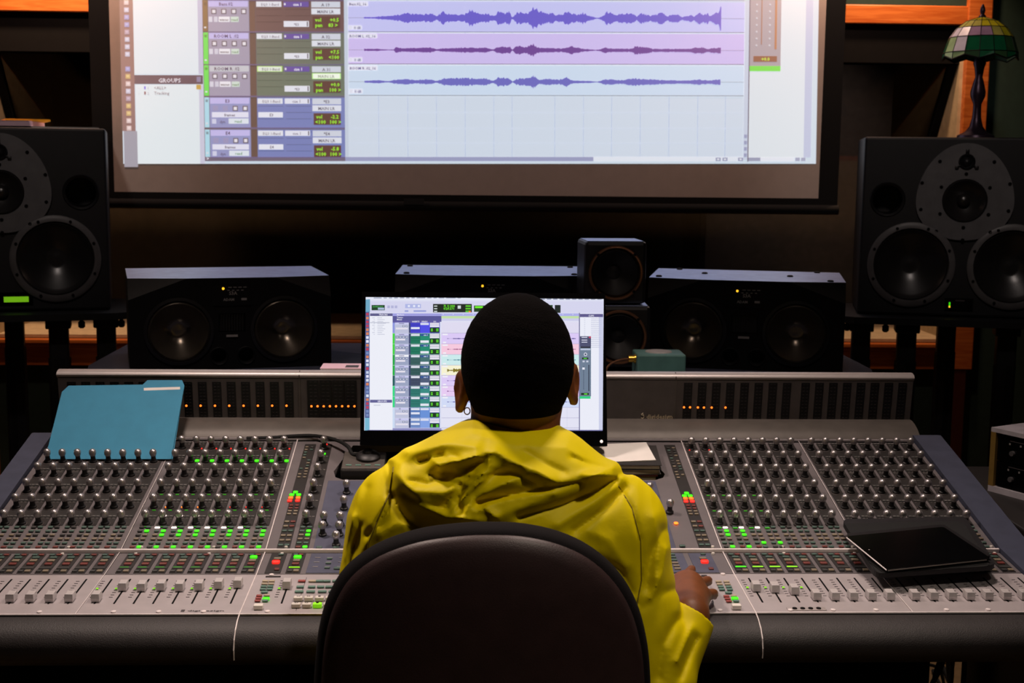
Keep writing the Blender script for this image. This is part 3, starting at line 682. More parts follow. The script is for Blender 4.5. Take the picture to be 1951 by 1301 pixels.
KX = {0: (-.8709, .0316), 1: (-.6034, .0315), 2: (.5070, .0314), 3: (.7725, .0317)}
SEG = [(0, XSEAM[0], XSEAM[1]), (1, XSEAM[1], XSEAM[2]), (2, XSEAM[3], XSEAM[4]), (3, XSEAM[4], XSEAM[5])]
rng = random.Random(9)
for mi, x0, x1 in SEG:
    pan = MB().at(MS).box(((x0+x1)/2, SL/2-.002, -.008), (x1-x0-.0015, SL-.012, .016), .001).build('channel_panel', 'console_grey', con)
    kx, kp = KX[mi]
    sw = MB().at(MS); pr_ = MB().at(MS)
    for c in range(8):
        x = kx+kp*c
        MB().at(MS).box((x+.0005, .298, .0006), (.0255, .385, .0016), .0005).build('channel_strip', 'console_dark', pan)
        for r, t in enumerate(ROWS):
            knob(pan, x-.002, t)
            # skirt plate round the encoder, scribble strip behind it
            sw.mt(5).lathe([(.0115, .0013), (.0110, .0022), (0, .0022)], (x-.002, t-.002, 0), n=14, cap=False)
            sw.mt(3).box((x+.0010, t+.030, .0018), (.023, .0075, .0014))
            for k in range(3): pr_.box((x-.007+k*.0075, t+.0300, .0027), (.005, .0012, .0004)); pr_.box((x-.007+k*.0075, t+.0225, .0017), (.004, .0009, .0004))
            if r in (2, 3): pr_.box((x, t+.0165, .0017), (.022, .0008, .0004))
        # switch matrix
        for k in range(6):
            tt = .1015-.0155*k
            for q in range(2):
                m = 'btn_green' if k in (0, 1, 4) else 'btn_cream'
                if k == 5: m = 'btn_red' if q == 0 else 'btn_green'
                if rng.random() < .12: m = 'btn_grey'
                on = (mi == 1 and q == 1 and (k in (1, 5) or (k == 2 and c > 0))) or (mi == 2 and q == 1 and ((c < 2 and k in (1, 2, 5)) or (c in (2, 3) and k == 4)))
                xx, t2 = x-.0065+q*.0125, tt-.006
                if on: lit(pan, MS, xx, t2, 'led_green', .0088, .0078)
                else: addbtn(sw, xx, t2, m)
            pr_.box((x, tt-.0137, .0008), (.019, .0007, .0004))
        if mi == 1:
            lit(pan, MS, x+.009, ROWS[0]-.004, 'led_red', .003, .003) if c else None
            if c: lit(pan, MS, x+.0105, ROWS[1]+.004, 'led_green', .0085, .010)
            if c in (1, 2, 3, 4, 7): lit(pan, MS, x-.006, ROWS[5]+.030, 'led_white', .0100, .0055)
            if c in (1, 2, 3, 4, 5, 6): lit(pan, MS, x-.008, ROWS[5]-.018, 'led_white', .0105, .0065)
            if c in (1, 2, 3, 5, 6, 7): lit(pan, MS, x-.010, ROWS[4]-.002, 'led_orange' if c < 4 else 'led_red', .0030, .0030)
            for r in (3, 4, 5): lit(pan, MS, x+.001, ROWS[r]-.014, 'led_dim_green', .007, .0020, .002, 'level_light')
        if mi == 2 and c < 4:
            lit(pan, MS, x-.001+.006, ROWS[5]+.031, 'led_white', .0100, .0055); lit(pan, MS, x+.006, ROWS[4]+.031, 'led_white', .0090, .0045)
            if c < 3: lit(pan, MS, x+.006, ROWS[5]-.018, 'led_white', .0100, .0065)
            lit(pan, MS, x-.006, ROWS[5]-.018, 'led_dim_green', .010, .005, .002, 'level_light')
            for r in (3, 4): lit(pan, MS, x-.003, ROWS[r]-.016, 'led_dim_green', .007, .002, .002, 'level_light')
            if c in (0, 1): lit(pan, MS, x-.006+c*.012, ROWS[0]-.006, 'led_red', .003, .003)
    tag(sw.build('switch_bank', BMD, pan), kind='stuff'); tag(pr_.build('panel_print', 'print_light', pan), kind='stuff')
    # lower switch trays between the crossbar and the faders
    lo = MB().at(MB_).box(((x0+x1)/2, BL/2, -.006), (x1-x0-.0015, BL-.003, .012), .001).build('switch_panel', 'console_grey', con)
    sw = MB().at(MB_)
    for c in range(8):
        x = kx+kp*c+(.004 if mi < 2 else .002)
        MB().at(MB_).box((x, .050, .0006), (.0245, .092, .0014), .0004).build('button_tray', 'console_dark', lo)
        addbtn(sw, x-.006, .088, 'btn_green', .009, .007); addbtn(sw, x+.006, .088, 'btn_red', .009, .007)
        if mi == 1 and c == 7: lit(lo, MB_, x, .075, 'led_green', .013, .011)
        else: addbtn(sw, x, .075, 'btn_green', .013, .008)
        addbtn(sw, x, .060, 'btn_cream', .013, .010); addbtn(sw, x, .044, 'btn_red', .013, .010)
        sw.mt(3).box((x, .0265, .0018), (.022, .009, .0014))
        if mi == 2 and c < 4: lit(lo, MB_, x, .0270, 'led_lime' if c else 'led_green', .020, .0055, .0022, 'level_light')
        elif mi == 1: lit(lo, MB_, x-.002, .0275, 'led_dim_green', .016, .0016, .002, 'level_light')
        addbtn(sw, x+.005, .0115, 'btn_cream', .010, .009); addbtn(sw, x-.007, .0115, 'btn_grey', .009, .009)
    tag(sw.build('switch_bank', BMD, lo), kind='stuff')

# fader plates
cap = MB(); cap.add([(-.0066, -.0100, 0), (.0066, -.0100, 0), (.0066, .0100, 0), (-.0066, .0100, 0), (-.0072, -.0110, .0055), (.0072, -.0110, .0055), (.0072, .0110, .0055), (-.0072, .0110, .0055),
                     (-.0064, -.0092, .0130), (.0064, -.0092, .0130), (.0060, 0, .0116), (.0064, .0092, .0130), (-.0064, .0092, .0130), (-.0060, 0, .0116)],
                    [(0, 3, 2, 1), (0, 1, 5, 4), (1, 2, 6, 5), (2, 3, 7, 6), (3, 0, 4, 7), (4, 5, 9, 8), (5, 6, 11, 10, 9), (6, 7, 12, 11), (7, 4, 8, 13, 12), (8, 9, 10, 13), (13, 10, 11, 12)])
CAP = cap.mesh('fader_cap', ['fader_cap'])
FX = {0: (-.8800, .0323), 1: (-.6101, .0322), 2: (.5128, .0317), 3: (.7784, .0317)}
UPPOS = {1: [None, 1110, 1111, 1110, 1111, 1110, 1107, 1105], 2: [1112, 1114, 1118]+[None]*5}
def fader(pl_o, x, tcap, led):
    MB().at(MQ).box((x, .102, .0002), (.0028, .112, .0008)).build('fader_slot', 'black_matte', pl_o)
    link('fader_cap', CAP, pl_o, MQ @ Matrix.Translation((x, tcap, .0016)))
    tk = MB().at(MQ)
    for k in range(8): tk.box((x-.0125, .148-.0105*k, .0003), (.006, .0011, .0008))
    tk.build('scale_marks', 'print_dark', pl_o)
    if led: lit(pl_o, MQ, x-.0125, .110, 'led_lime', .0042, .0042, .0015)
def plate_screws(pl_o, xs, t=.010):
    for x in xs: link('screw', SCREW, pl_o, MQ @ Matrix.Translation((x, t, 0)))
SCREW = MB().lathe([(.0045, 0), (.0042, .0022), (.0020, .0030), (0, .0030)], n=10, cap=False).mesh('screw', ['seam_light'], True)
for mi, x0, x1 in SEG:
    fp = MB().at(MQ).box(((x0+x1)/2, QL/2, -.006), (x1-x0-.0012, QL-.002, .012), .0008).build('fader_plate', 'silver_plate', con)
    fx, fs_ = FX[mi]
    for c in range(8):
        x = fx+fs_*c
        up = UPPOS.get(mi, [None]*8)[c]
        tc_ = .061
        if up: tc_ = Q(430 if mi == 1 else 1470, up, .012)[1]
        fader(fp, x, tc_, (mi == 1) or (mi == 2 and c < 4))
    plate_screws(fp, [x0+.06, x1-.06, (x0+x1)/2])
    if mi == 2:
        g = MB().at(MQ).box((.580, .016, .0006), (.066, .013, .002), .0008).build('socket_strip', 'silver_rail', fp)
        for k in range(4): MB().at(MQ).lathe([(.0042, .0012), (.0042, .0026), (.0022, .0026)], (.560+k*.0135, .0155, 0), n=12).build('socket', 'black_matte', g)
    if mi == 1:
        lg = MB().at(MQ)
        vs, fs, wd = text_tris('digidesign'); lg.add([(-.450+x*.060/wd, .0125+y*.008, .0004) for x, y in vs], fs)
        lg.box((-.4575, .0155, .0004), (.006, .008, .0004)); lg.build('logo_print', 'print_dark', fp)

# master section
mp = MB().at(MS).box(((XSEAM[2]+XSEAM[3])/2, SL/2-.002, -.008), (XSEAM[3]-XSEAM[2]-.0015, SL-.012, .016), .001).build('master_panel', 'console_grey', con)
boolean_cut(mp, MB().at(MS).prism([(x, t, -.055) for x, t in tro], (0, 0, .12)))
MB().at(MS).box((.065, .152, .0004), (.68, .296, .0012), .0004).build('blue_field', 'console_blue_grey', mp)
for xa, xb in ((-.343, -.319), (.449, .473)): MB().at(MS).box(((xa+xb)/2, .245, .0007), (xb-xa, .470, .0014), .0004).build('monitor_strip', 'console_dark', mp)
MB().at(MS).box((-.297, .245, .0007), (.026, .470, .0014), .0004).build('channel_strip', 'console_dark', mp)
for t in ROWS: knob(mp, -.299, t)
for px, py in ((660, 920), (655, 950), (617, 980), (648, 981), (614, 999), (646, 999), (640, 1018), (1238, 925), (1277, 957)):
    x, t = S(px, py, .024); knob(mp, x, t)
for i_ in range(6):
    for j_ in range(2): knob(mp, .00+i_*.036, .245-.06*j_)
sw = MB().at(MS); pr_ = MB().at(MS)
for k in range(6):
    for q in range(2):
        m = ('btn_green' if k in (0, 1, 4) else 'btn_cream') if k < 5 else ('btn_red' if q == 0 else 'btn_green')
        xx, tt = -.297-.0065+q*.0125, .0955-.0155*k
        if q == 1 and k in (1, 2, 5): lit(mp, MS, xx, tt, 'led_green', .0088, .0078)
        else: addbtn(sw, xx, tt, m)
for r, t in enumerate(ROWS):
    for k in range(3): pr_.box((-.304+k*.0075, t+.030, .0015), (.005, .0012, .0004))
for xo in (-.331, .461):
    for k in range(12):
        t = .462-.0135*k
        for q in range(2):
            if rng.random() < .8: addbtn(sw, xo-.006+q*.0115, t, rng.choice(['btn_grey', 'btn_cream', 'btn_grey', 'btn_green']) if k < 9 else 'btn_cream', .007, .005)
    for k, m in enumerate(['btn_red', 'btn_red', 'btn_cream', 'btn_cream']):
        for q in range(2): addbtn(sw, xo-.006+q*.0115, .186-.012*k, m, .008, .006)
    for k in range(6):
        for q in range(2): addbtn(sw, xo-.006+q*.0115, .118-.0185*k, 'btn_red' if (k < 2 and q == 1) else ('btn_green' if k in (2, 5) else 'btn_cream'), .0095, .0065)
for px, py, m in ((563, 938, 'led_green'), (556, 943, 'led_green'), (569, 943, 'led_green'), (554, 948.5, 'led_orange'), (568, 948.5, 'led_orange'), (552, 954, 'led_red'), (567, 954, 'led_red'),
                  (1308, 940, 'led_green'), (1304, 945, 'led_green'), (1315, 945, 'led_green'), (1306, 950, 'led_orange'), (1317, 950, 'led_orange'), (1307, 955.5, 'led_red'), (1319, 955.5, 'led_red')):
    x, t = S(px, py, .002)
    o = lit(mp, MS, x, t, m if m != 'led_orange' else 'led_burnt', .0095, .0090)
for px, py, m in ((623, 847, 'led_red'), (617, 865, 'led_green'), (1288, 997, 'led_orange')):
    x, t = S(px, py, .002); lit(mp, MS, x, t, m, .008 if m != 'led_red' else .003, .008 if m != 'led_red' else .003)
for i_ in range(12):
    for j_ in range(4): addbtn(sw, -.03+i_*.022, .030+.022*j_, ('btn_green', 'btn_cream', 'btn_grey')[(i_+j_) % 3], .013, .009)
for px, py in ((608, 1043), (640, 1043), (1250, 1040), (1300, 1040)):
    x, t = S(px, py, .002); addbtn(sw, x, t, 'btn_green', .011, .007)
tag(sw.build('switch_bank', BMD, mp), kind='stuff'); tag(pr_.build('panel_print', 'print_light', mp), kind='stuff')
# master lower panel
lo = MB().at(MB_).box(((XSEAM[2]+XSEAM[3])/2, BL/2, -.006), (XSEAM[3]-XSEAM[2]-.0015, BL-.003, .012), .001).build('switch_panel', 'console_grey', con)
sw = MB().at(MB_); pr_ = MB().at(MB_)
for xa, xb in ((-.349, -.321), (-.312, -.286), (-.276, .36), (.374, .414), (.424, .466)): MB().at(MB_).box(((xa+xb)/2, .050, .0006), (xb-xa, .094, .0014), .0004).build('button_tray', 'console_blue_grey' if xb-xa > .035 else 'console_dark', lo)
for xo, lit_c in ((-.335, 'led_red'), (.447, 'led_red')):
    addbtn(sw, xo+.004, .089, 'btn_green'); addbtn(sw, xo, .069, 'btn_cream', .013, .009)
    lit(lo, MB_, xo, .050, lit_c, .0140, .0130, .0035); addbtn(sw, xo+.006, .018, 'btn_red', .009, .009)
addbtn(sw, -.304, .088, 'btn_green', .008, .007); addbtn(sw, -.294, .088, 'btn_red', .008, .007)
lit(lo, MB_, -.299, .075, 'led_green', .014, .012); addbtn(sw, -.299, .060, 'btn_cream', .013, .010); addbtn(sw, -.299, .044, 'btn_red', .013, .010)
lit(lo, MB_, -.299, .027, 'led_lime', .020, .0035, .002, 'level_light'); addbtn(sw, -.294, .0115, 'btn_cream', .010, .009); addbtn(sw, -.305, .0115, 'btn_grey', .009, .009)
for k in range(6): addbtn(sw, .392, .088-.014*k, 'btn_green' if k < 3 else 'btn_cream', .012, .007)
for k in range(3):
    for q in range(3): pr_.box((-.262+q*.022, .075-k*.022, .0017), (.010, .002, .0006))
    addbtn(sw, -.240, .068-k*.022, 'btn_green', .010, .006)
addbtn(sw, -.222, .022, 'btn_green', .012, .010)
for i_ in range(14):
    for j_ in range(3): addbtn(sw, -.10+i_*.03, .022+.026*j_, ('btn_grey', 'btn_green', 'btn_cream')[(i_*2+j_) % 3], .014, .009)
tag(sw.build('switch_bank', BMD, lo), kind='stuff'); pr_.build('panel_print', 'print_light', lo)
# master fader plate
fp = MB().at(MQ).box(((XSEAM[2]+XSEAM[3])/2, QL/2, -.006), (XSEAM[3]-XSEAM[2]-.0012, QL-.002, .012), .0008).build('fader_plate', 'silver_plate', con)
fader(fp, -.3000, Q(545, 1107, .012)[1], True)
sw = MB().at(MQ)
def pxb(px, py, m, w=.0105, l=.0062):
    x, t = Q(px, py, .002); addbtn(sw, x, t, m, w, l)
for k, m in enumerate(['btn_cream', 'btn_cream', 'btn_green', 'btn_green']):
    for q in range(2):
        pxb(505.5+q*12.5-k*1.5, 1107+k*5.2, m); pxb(1369+q*15+k*2.2, 1108+k*5, m)
pxb(504, 1128, 'btn_green', .012); pxb(1388, 1129, 'btn_green', .012)
for k in range(3):
    pxb(494-k*1.6, 1135+k*4.8, 'btn_red', .010); pxb(1384+k*2.4, 1136+k*4.8, 'btn_red', .010)
    if k != 1: pxb(508.5-k*1.6, 1134+k*5.2, 'btn_cream' if k == 0 else 'btn_green', .010); pxb(1398+k*2.2, 1135+k*5, 'btn_cream' if k == 0 else 'btn_green', .010)
for px, py in ((507, 1141), (1400, 1140.5)):
    x, t = Q(px, py, .002); lit(fp, MQ, x, t, 'led_green', .0115, .0095)
for px, py in ((492.5, 1157), (1403, 1157)):
    x, t = Q(px, py, .003); link('key', MB().box((0, 0, .004), (.0155, .0110, .008), .0015).mesh('key', ['btn_white']), fp, MQ @ Matrix.Translation((x, t, .0005)))
for r, (py, xs, w_) in enumerate(((1107, (575, 595, 609, 623, 640), .013), (1118, (572, 594, 611, 627, 645), .013), (1127, (570, 592, 614, 634), .015))):
    for k, px in enumerate(xs): pxb(px, py, 'btn_red' if (r == 0 and k == 0) else ('btn_cream' if (r == 0 and k == 1) else 'btn_green'), w_, .0065)
KEY = MB().box((0, 0, .0035), (.0150, .0105, .007), .0015).mesh('key', ['btn_white']); KEYG = MB().box((0, 0, .0035), (.0150, .0105, .007), .0015).mesh('key', ['led_lime'])
icons = MB().at(MQ)
for r, (py, xa) in enumerate(((1141, 568), (1153.5, 564))):
    for k in range(9):
        px = xa+k*20.3
        x, t = Q(px, py, .003); link('key', KEYG if (r == 1 and k == 2) else KEY, fp, MQ @ Matrix.Translation((x, t, .0005)))
        sg = 1 if k % 2 else -1
        if k % 3 == 2: icons.box((x, t+.001, .0077), (.004, .003, .0006))
        else:
            for q in (-.0016, .0016): icons.add([(x+q-sg*.0014, t+.0026, .0079), (x+q-sg*.0014, t-.0006, .0079), (x+q+sg*.0014, t+.001, .0079)], [(0, 1, 2)])
icons.build('key_icons', 'black_matte', fp)
for px in (556, 1378): pass
sw.mt(5).box((-.331, .168, .0008), (.026, .0045, .0012)); sw.mt(5).box((.435, .169, .0008), (.010, .005, .0012))
for xx, ln in ((-.272, .15), (.418, .09)): sw.mt(5).box((xx, .015+ln/2, .0002), (.0006, ln, .0006))
tag(sw.build('switch_bank', BM, fp), kind='stuff')
plate_screws(fp, [-.318, .433, .05])
plate_screws(fp, [-.335, .47], .176)

# silver crossbar with screws, seams, edge strip
xb_ = MB(); xb_.box((.06, 2.372, .7832), (1.916, .0060, .0074), .0015); xb_.build('crossbar', 'seam_light', con)
q = MB()
for x in [-.86+.1335*k for k in range(15)]:
    q.lathe([(.0035, 0), (.003, .003), (0, .0035)], (x, 2.387, .7845), n=8, cap=False); q.lathe([(.0035, 0), (.003, .003), (0, .0035)], (x-.004, 2.361, .7795), n=8, cap=False)
tag(q.build('bar_screws', 'btn_white', con), kind='stuff')
for x in XSEAM[1:5]:
    r_ = .0011 if x in (XSEAM[2], XSEAM[3]) else .0006
    pts = [(x, 2.868, .8895), (x, 2.372, .7815), (x, 2.268, .7725), (x, 2.086, .7625)]
    if x in (XSEAM[2], XSEAM[3]): pts += [(x, 2.066, .7585), (x, 2.046, .7495), (x, 2.033, .7375), (x, 2.0275, .7225), (x, 2.029, .706)]
    MB().tube(pts, r_, 6).build('seam_trim', 'seam_light', con)
MB().box((.06, 2.8655, .8895), (1.916, .006, .004)).build('rear_edge', 'silver_plate', con)
MB().box((.06, 2.0862, .7622), (1.916, .0030, .0022)).build('front_edge', 'seam_light', con)

# meter bridge
BX0, BX1 = -.905, 1.036
bf = [(2.948, .921), (2.937, 1.0125)]
br = MB(); br.prism([(BX0, 2.900, .882), (BX0, 2.915, .905), (BX0, 2.948, .919), (BX0, 2.937, 1.0125), (BX0, 3.058, 1.014), (BX0, 3.058, .86), (BX0, 2.900, .86)], (BX1-BX0, 0, 0))
bo = br.build('meter_bridge', 'bridge_face', con)
MB().prism([(BX0, 2.872, .8915), (BX0, 2.879, .9005), (BX0, 2.892, .909), (BX0, 2.912, .917), (BX0, 2.934, .9215), (BX0, 2.947, .9215), (BX0, 2.947, .88), (BX0, 2.874, .884)], (BX1-BX0, 0, 0)).build('bridge_lip', 'lip_grey', con, True, 35)
rl = []
for k in range(13):
    a = math.pi*(-.40+1.2*k/12); rl.append((2.955-.020*math.cos(a), 1.0195+.0100*math.sin(a)))
rl += [(3.03, 1.018), (3.03, 1.008)]
MB().prism([(BX0-.002, y, z) for y, z in rl], (BX1-BX0+.004, 0, 0)).build('bridge_rail', 'silver_rail', con, True, 35)
fd = np.array([0, bf[1][0]-bf[0][0], bf[1][1]-bf[0][1]]); fl = float(np.linalg.norm(fd)); fd /= fl; fn = np.array([0, -fd[2], fd[1]])
MF = frame(np.array([0, bf[0][0], bf[0][1]]), fd, fn)
def Fz(px, py):
    p = onplane(px, py, (0, bf[0][0], bf[0][1]), fn); return float(p[0]), float((p-np.array([0, bf[0][0], bf[0][1]]))@fd)
mseg = MB().at(MF)
def meter(px_c, w_px=17, y0=727, y1=796, dots=()):
    x, tb = Fz(px_c, y1); _, tt = Fz(px_c, y0); w_ = w_px*.00116
    o = MB().at(MF).box((x, (tb+tt)/2, .0006), (w_, tt-tb, .0016), .0003).build('meter_strip', 'meter_black', bo)
    for k in range(11):
        t = tb+.006+(tt-tb-.010)*k/10
        for s in (-1, 1): mseg.box((x+s*w_*.2, t, .0015), (w_*.22, .0010, .0004))
    for px, py in dots:
        xd, td = Fz(px, py); link('peak_light', LED, o, MF @ Matrix.Translation((xd, td, .0014)))
LED = MB().lathe([(.0026, 0), (.0024, .001), (0, .0016)], n=8, cap=False).mesh('peak_light', ['led_orange'])
for k in range(8): meter(141+k*27.1, dots=[])
for k in range(8): meter(361+k*27.25, dots=[(355.3+k*27.25, 772.5)])
for k in range(4): meter(598+k*23.6, 23, 724, 800, [(593.5+k*23.4, 773.5), (605.2+k*23.4, 773.5)])
rd = [[(1303, 775.5), (1314.5, 775.5)], [(1329.5, 775.8), (1341, 776)], [(1355.7, 776)], [(1382, 776)]]
for k in range(8): meter(1308+k*26.7, 17, 729, 800, rd[k] if k < 4 else [])
for k in range(8): meter(1530+k*26.2, 17, 729, 800)
tag(mseg.build('meter_segments', 'console_well', bo), kind='stuff')
lgm = MB().at(MF)
xa, ta = Fz(1231, 797); xb2, _ = Fz(1281, 797); vs, fs, wd = text_tris('digidesign'); sc_ = (xb2-xa)/wd
lgm.add([(xa+x*sc_, ta+y*sc_*.9, .0008) for x, y in vs], fs)
xl, tl = Fz(1224, 797)
lgm.tube([(xl-.003, tl+.002, .001), (xl, tl, .001), (xl+.003, tl+.003, .001), (xl+.002, tl+.009, .001), (xl-.002, tl+.008, .001), (xl-.003, tl+.010, .001), (xl+.001, tl+.013, .001)], .0009, 5)
lgm.build('logo_print', 'btn_cream', bo)
for x in (XSEAM[2]-.004, XSEAM[3]-.003): MB().tube([(x, 2.947, .919), (x, 2.937, 1.010), (x, 2.9345, 1.020), (x, 2.947, 1.0295)], .0012, 6).build('seam_trim', 'lip_grey', con)

# ------------------------------------------------------------------ computer monitor
screen_mat('lcd_light', 0.95, (0.02, 0.02, 0.02))
tilt = math.radians(14)
mo = atY(921, 848, 2.715); mn = np.array([0, -math.cos(tilt), math.sin(tilt)]); mu = np.array([0, math.sin(tilt), math.cos(tilt)])
def Mz(px, py, off=0.0): return onplane(px, py, mo+mn*off, mn)
mon = thing('computer_monitor', 'black flat computer monitor showing the recording session behind the seated person', 'monitor', (float(mo[0]), 2.74, .83), world=True)
TL, TR, BRc, BLc = Mz(690, 556), Mz(1153, 559), Mz(1157, 850), Mz(686, 848)
b = MB(); b.prism([tuple(BLc), tuple(BRc), tuple(TR), tuple(TL)], tuple(-mn*.030)); b.build('casing', 'black_plastic', mon)
# bezel frame round the picture
def bez(pts): b = MB(); b.prism([tuple(Mz(x, y)) for x, y in pts], tuple(mn*.003)); return b.build('bezel', 'black_gloss', mon)
bez([(686, 848), (1157, 850), (1156.5, 821), (686.5, 820)]); bez([(690, 566), (1153, 570), (1153, 559), (690, 556)])
bez([(686.5, 820), (694, 820), (697, 566), (690, 566)]); bez([(1148, 821), (1156.5, 821), (1153, 570), (1150, 570)])
b = MB(); p_ = Mz(1146, 841, .003); b.lathe([(.0035, 0), (.003, -.001), (0, -.0012)], tuple(p_), 'Y', 12, False); b.build('power_light', 'led_white', mon)
b = MB(); bc = (BLc+BRc)/2
b.box((float(bc[0]), 2.775, .900), (.12, .035, .13), .006); b.build('stand_neck', 'black_plastic', mon)
b = MB().at(MS); b.lathe([(.080, 0), (.078, .008), (.05, .014), (0, .014)], (float(bc[0]), .392, -.0355), n=32); b.build('stand_base', 'black_plastic', mon, True)
v = UI(mo+mn*.0006, mn); v.step = .00012
v.rect(694, 564, 1151, 822, (224, 226, 246), 0)
v.rect(694, 563, 1152, 571, (232, 236, 250), 1)
random.seed(11)
x = 712
for wd_ in (17, 8, 8, 9, 10, 8, 8, 18, 10, 8, 12, 20, 8): v.rect(x, 566.5, x+wd_-2, 568.5, (160, 166, 190), 2); x += wd_+2
for x in range(1030, 1140, 12): v.rect(x, 569, x+8, 571, (160, 166, 190), 2)
v.rect(695, 570, 705, 594, (110, 170, 200), 1); v.rect(695, 594, 704, 796, (78, 96, 150), 1); v.rect(695, 796, 704, 820, (120, 186, 214), 1)
for i in range(27):
    c = random.choice([(220, 226, 240), (230, 230, 250), (200, 210, 235), (190, 60, 90), (220, 130, 90), (120, 140, 190)]); y = 596+i*7.4
    v.rect(697.5, y, 702.5, y+5, c, 2)
v.rect(705, 574, 1149, 596, (216, 216, 242), 1)
v.rect(708, 581, 733, 591, (16, 60, 34), 2); v.text(710, 585.5, 'SHUFFLE SPOT', 2.6, (80, 190, 90), 3, width=20); v.rect(720, 586, 732, 590, (170, 190, 220), 3)
for x in (738, 745, 752): v.rect(x, 582, x+5, 587, (180, 182, 220), 2)
v.rect(772, 579, 802, 587, (176, 184, 232), 2)
for x in (777, 787, 796): v.rect(x, 581, x+4, 585, (232, 236, 252), 3)
v.rect(771, 591, 778, 594, (150, 160, 220), 2); v.rect(788, 591, 812, 594, (150, 160, 220), 2)
v.rect(825, 579, 899, 595, (12, 30, 22), 2)
v.text(845, 585, '7| 1| 000', 4.4, (110, 240, 40), 3); v.text(845, 590, '0:20.571', 4.4, (110, 240, 40), 3)
for y in (583, 588, 593): v.rect(827, y-1, 833, y+1, (210, 220, 220), 3); v.rect(887, y-1.5, 897, y+1.5, (90, 200, 40), 3)
v.rect(872, 582, 878, 588, (210, 220, 220), 3); v.rect(893, 592, 897, 595, (240, 120, 50), 4)
v.rect(903, 582, 926, 594, (16, 60, 20), 2); v.rect(905, 583, 920, 587, (110, 240, 40), 3)
v.rect(1038, 581, 1053, 593, (20, 70, 30), 2); v.rect(1040, 583, 1050, 586, (90, 200, 60), 3); v.rect(1057, 581, 1068, 596, (10, 30, 28), 2)
v.rect(705, 597, 748, 602, (92, 92, 140), 2); v.text(722, 601, 'TRACKS', 3.2, (236, 236, 250), 3); v.rect(705, 602, 748, 820, (240, 242, 252), 1)
for i in range(10): v.rect(709+(i % 2)*3, 605+i*3.5, 714, 606+i*3.5, (190, 194, 214), 2); v.rect(719, 605+i*3.5, 728+(i*5) % 8, 606+i*3.5, (190, 194, 214), 2)
v.rect(705, 614, 742, 615.2, (176, 180, 200), 2)
v.rect(705, 761.5, 747, 767, (96, 96, 150), 2); v.text(719, 766, 'GROUPS', 3.4, (230, 230, 250), 3); v.rect(712, 771, 725, 772.5, (200, 205, 220), 2)
v.rect(748, 597, 841, 613, (84, 84, 150), 2); v.rect(748, 597, 841, 602, (160, 160, 226), 3)
for y, tx in ((601, 'Markers'), (606, 'Tempo'), (610, 'Meter')): v.text(756, y, tx, 3, (236, 236, 250), 4)
v.rect(748, 610.5, 838, 615, (92, 86, 160), 3)
for x, tx in ((785, 'INSERTS'), (803, 'SENDS'), (826, 'I/O')): v.text(x, 614, tx, 2.8, (236, 236, 250), 4)
v.rect(841, 597, 1104, 603, (176, 178, 236), 1); v.rect(841, 602, 1104, 606.5, (196, 226, 170), 2); v.rect(841, 606.5, 1104, 611, (206, 206, 238), 2); v.rect(841, 611, 1104, 820, (226, 226, 246), 1)
for x in range(844, 1104, 19): v.rect(x, 598, x+1, 600, (240, 240, 250), 3)
rowh = [(614, 634.5), (635, 655), (655.3, 675.2), (675.6, 695.5), (696, 715), (715.3, 735), (735.3, 755), (755.3, 776), (776.3, 796), (796.5, 815)]
cg = [(60, 60, 200), (10, 118, 92), (10, 118, 92), (50, 94, 94), (44, 88, 88), (60, 74, 100), (36, 118, 110), (36, 118, 110), (86, 124, 188), (110, 140, 200)]
stp = [(140, 150, 226), (60, 216, 60), (60, 216, 60), (10, 170, 60), (10, 180, 60), (10, 90, 90), (40, 220, 130), (40, 220, 130), (206, 222, 246), (206, 222, 246)]
lane = [(226, 222, 244), (222, 204, 250), (250, 204, 226), (206, 238, 240), (250, 246, 214), (224, 206, 250), (234, 206, 246), (212, 222, 250), (230, 230, 248), (230, 230, 248)]
nmz = ['', '', '', '', '', 'Bass.02', 'ROOM L .02', 'ROOM R .02', 'E3', 'E4']
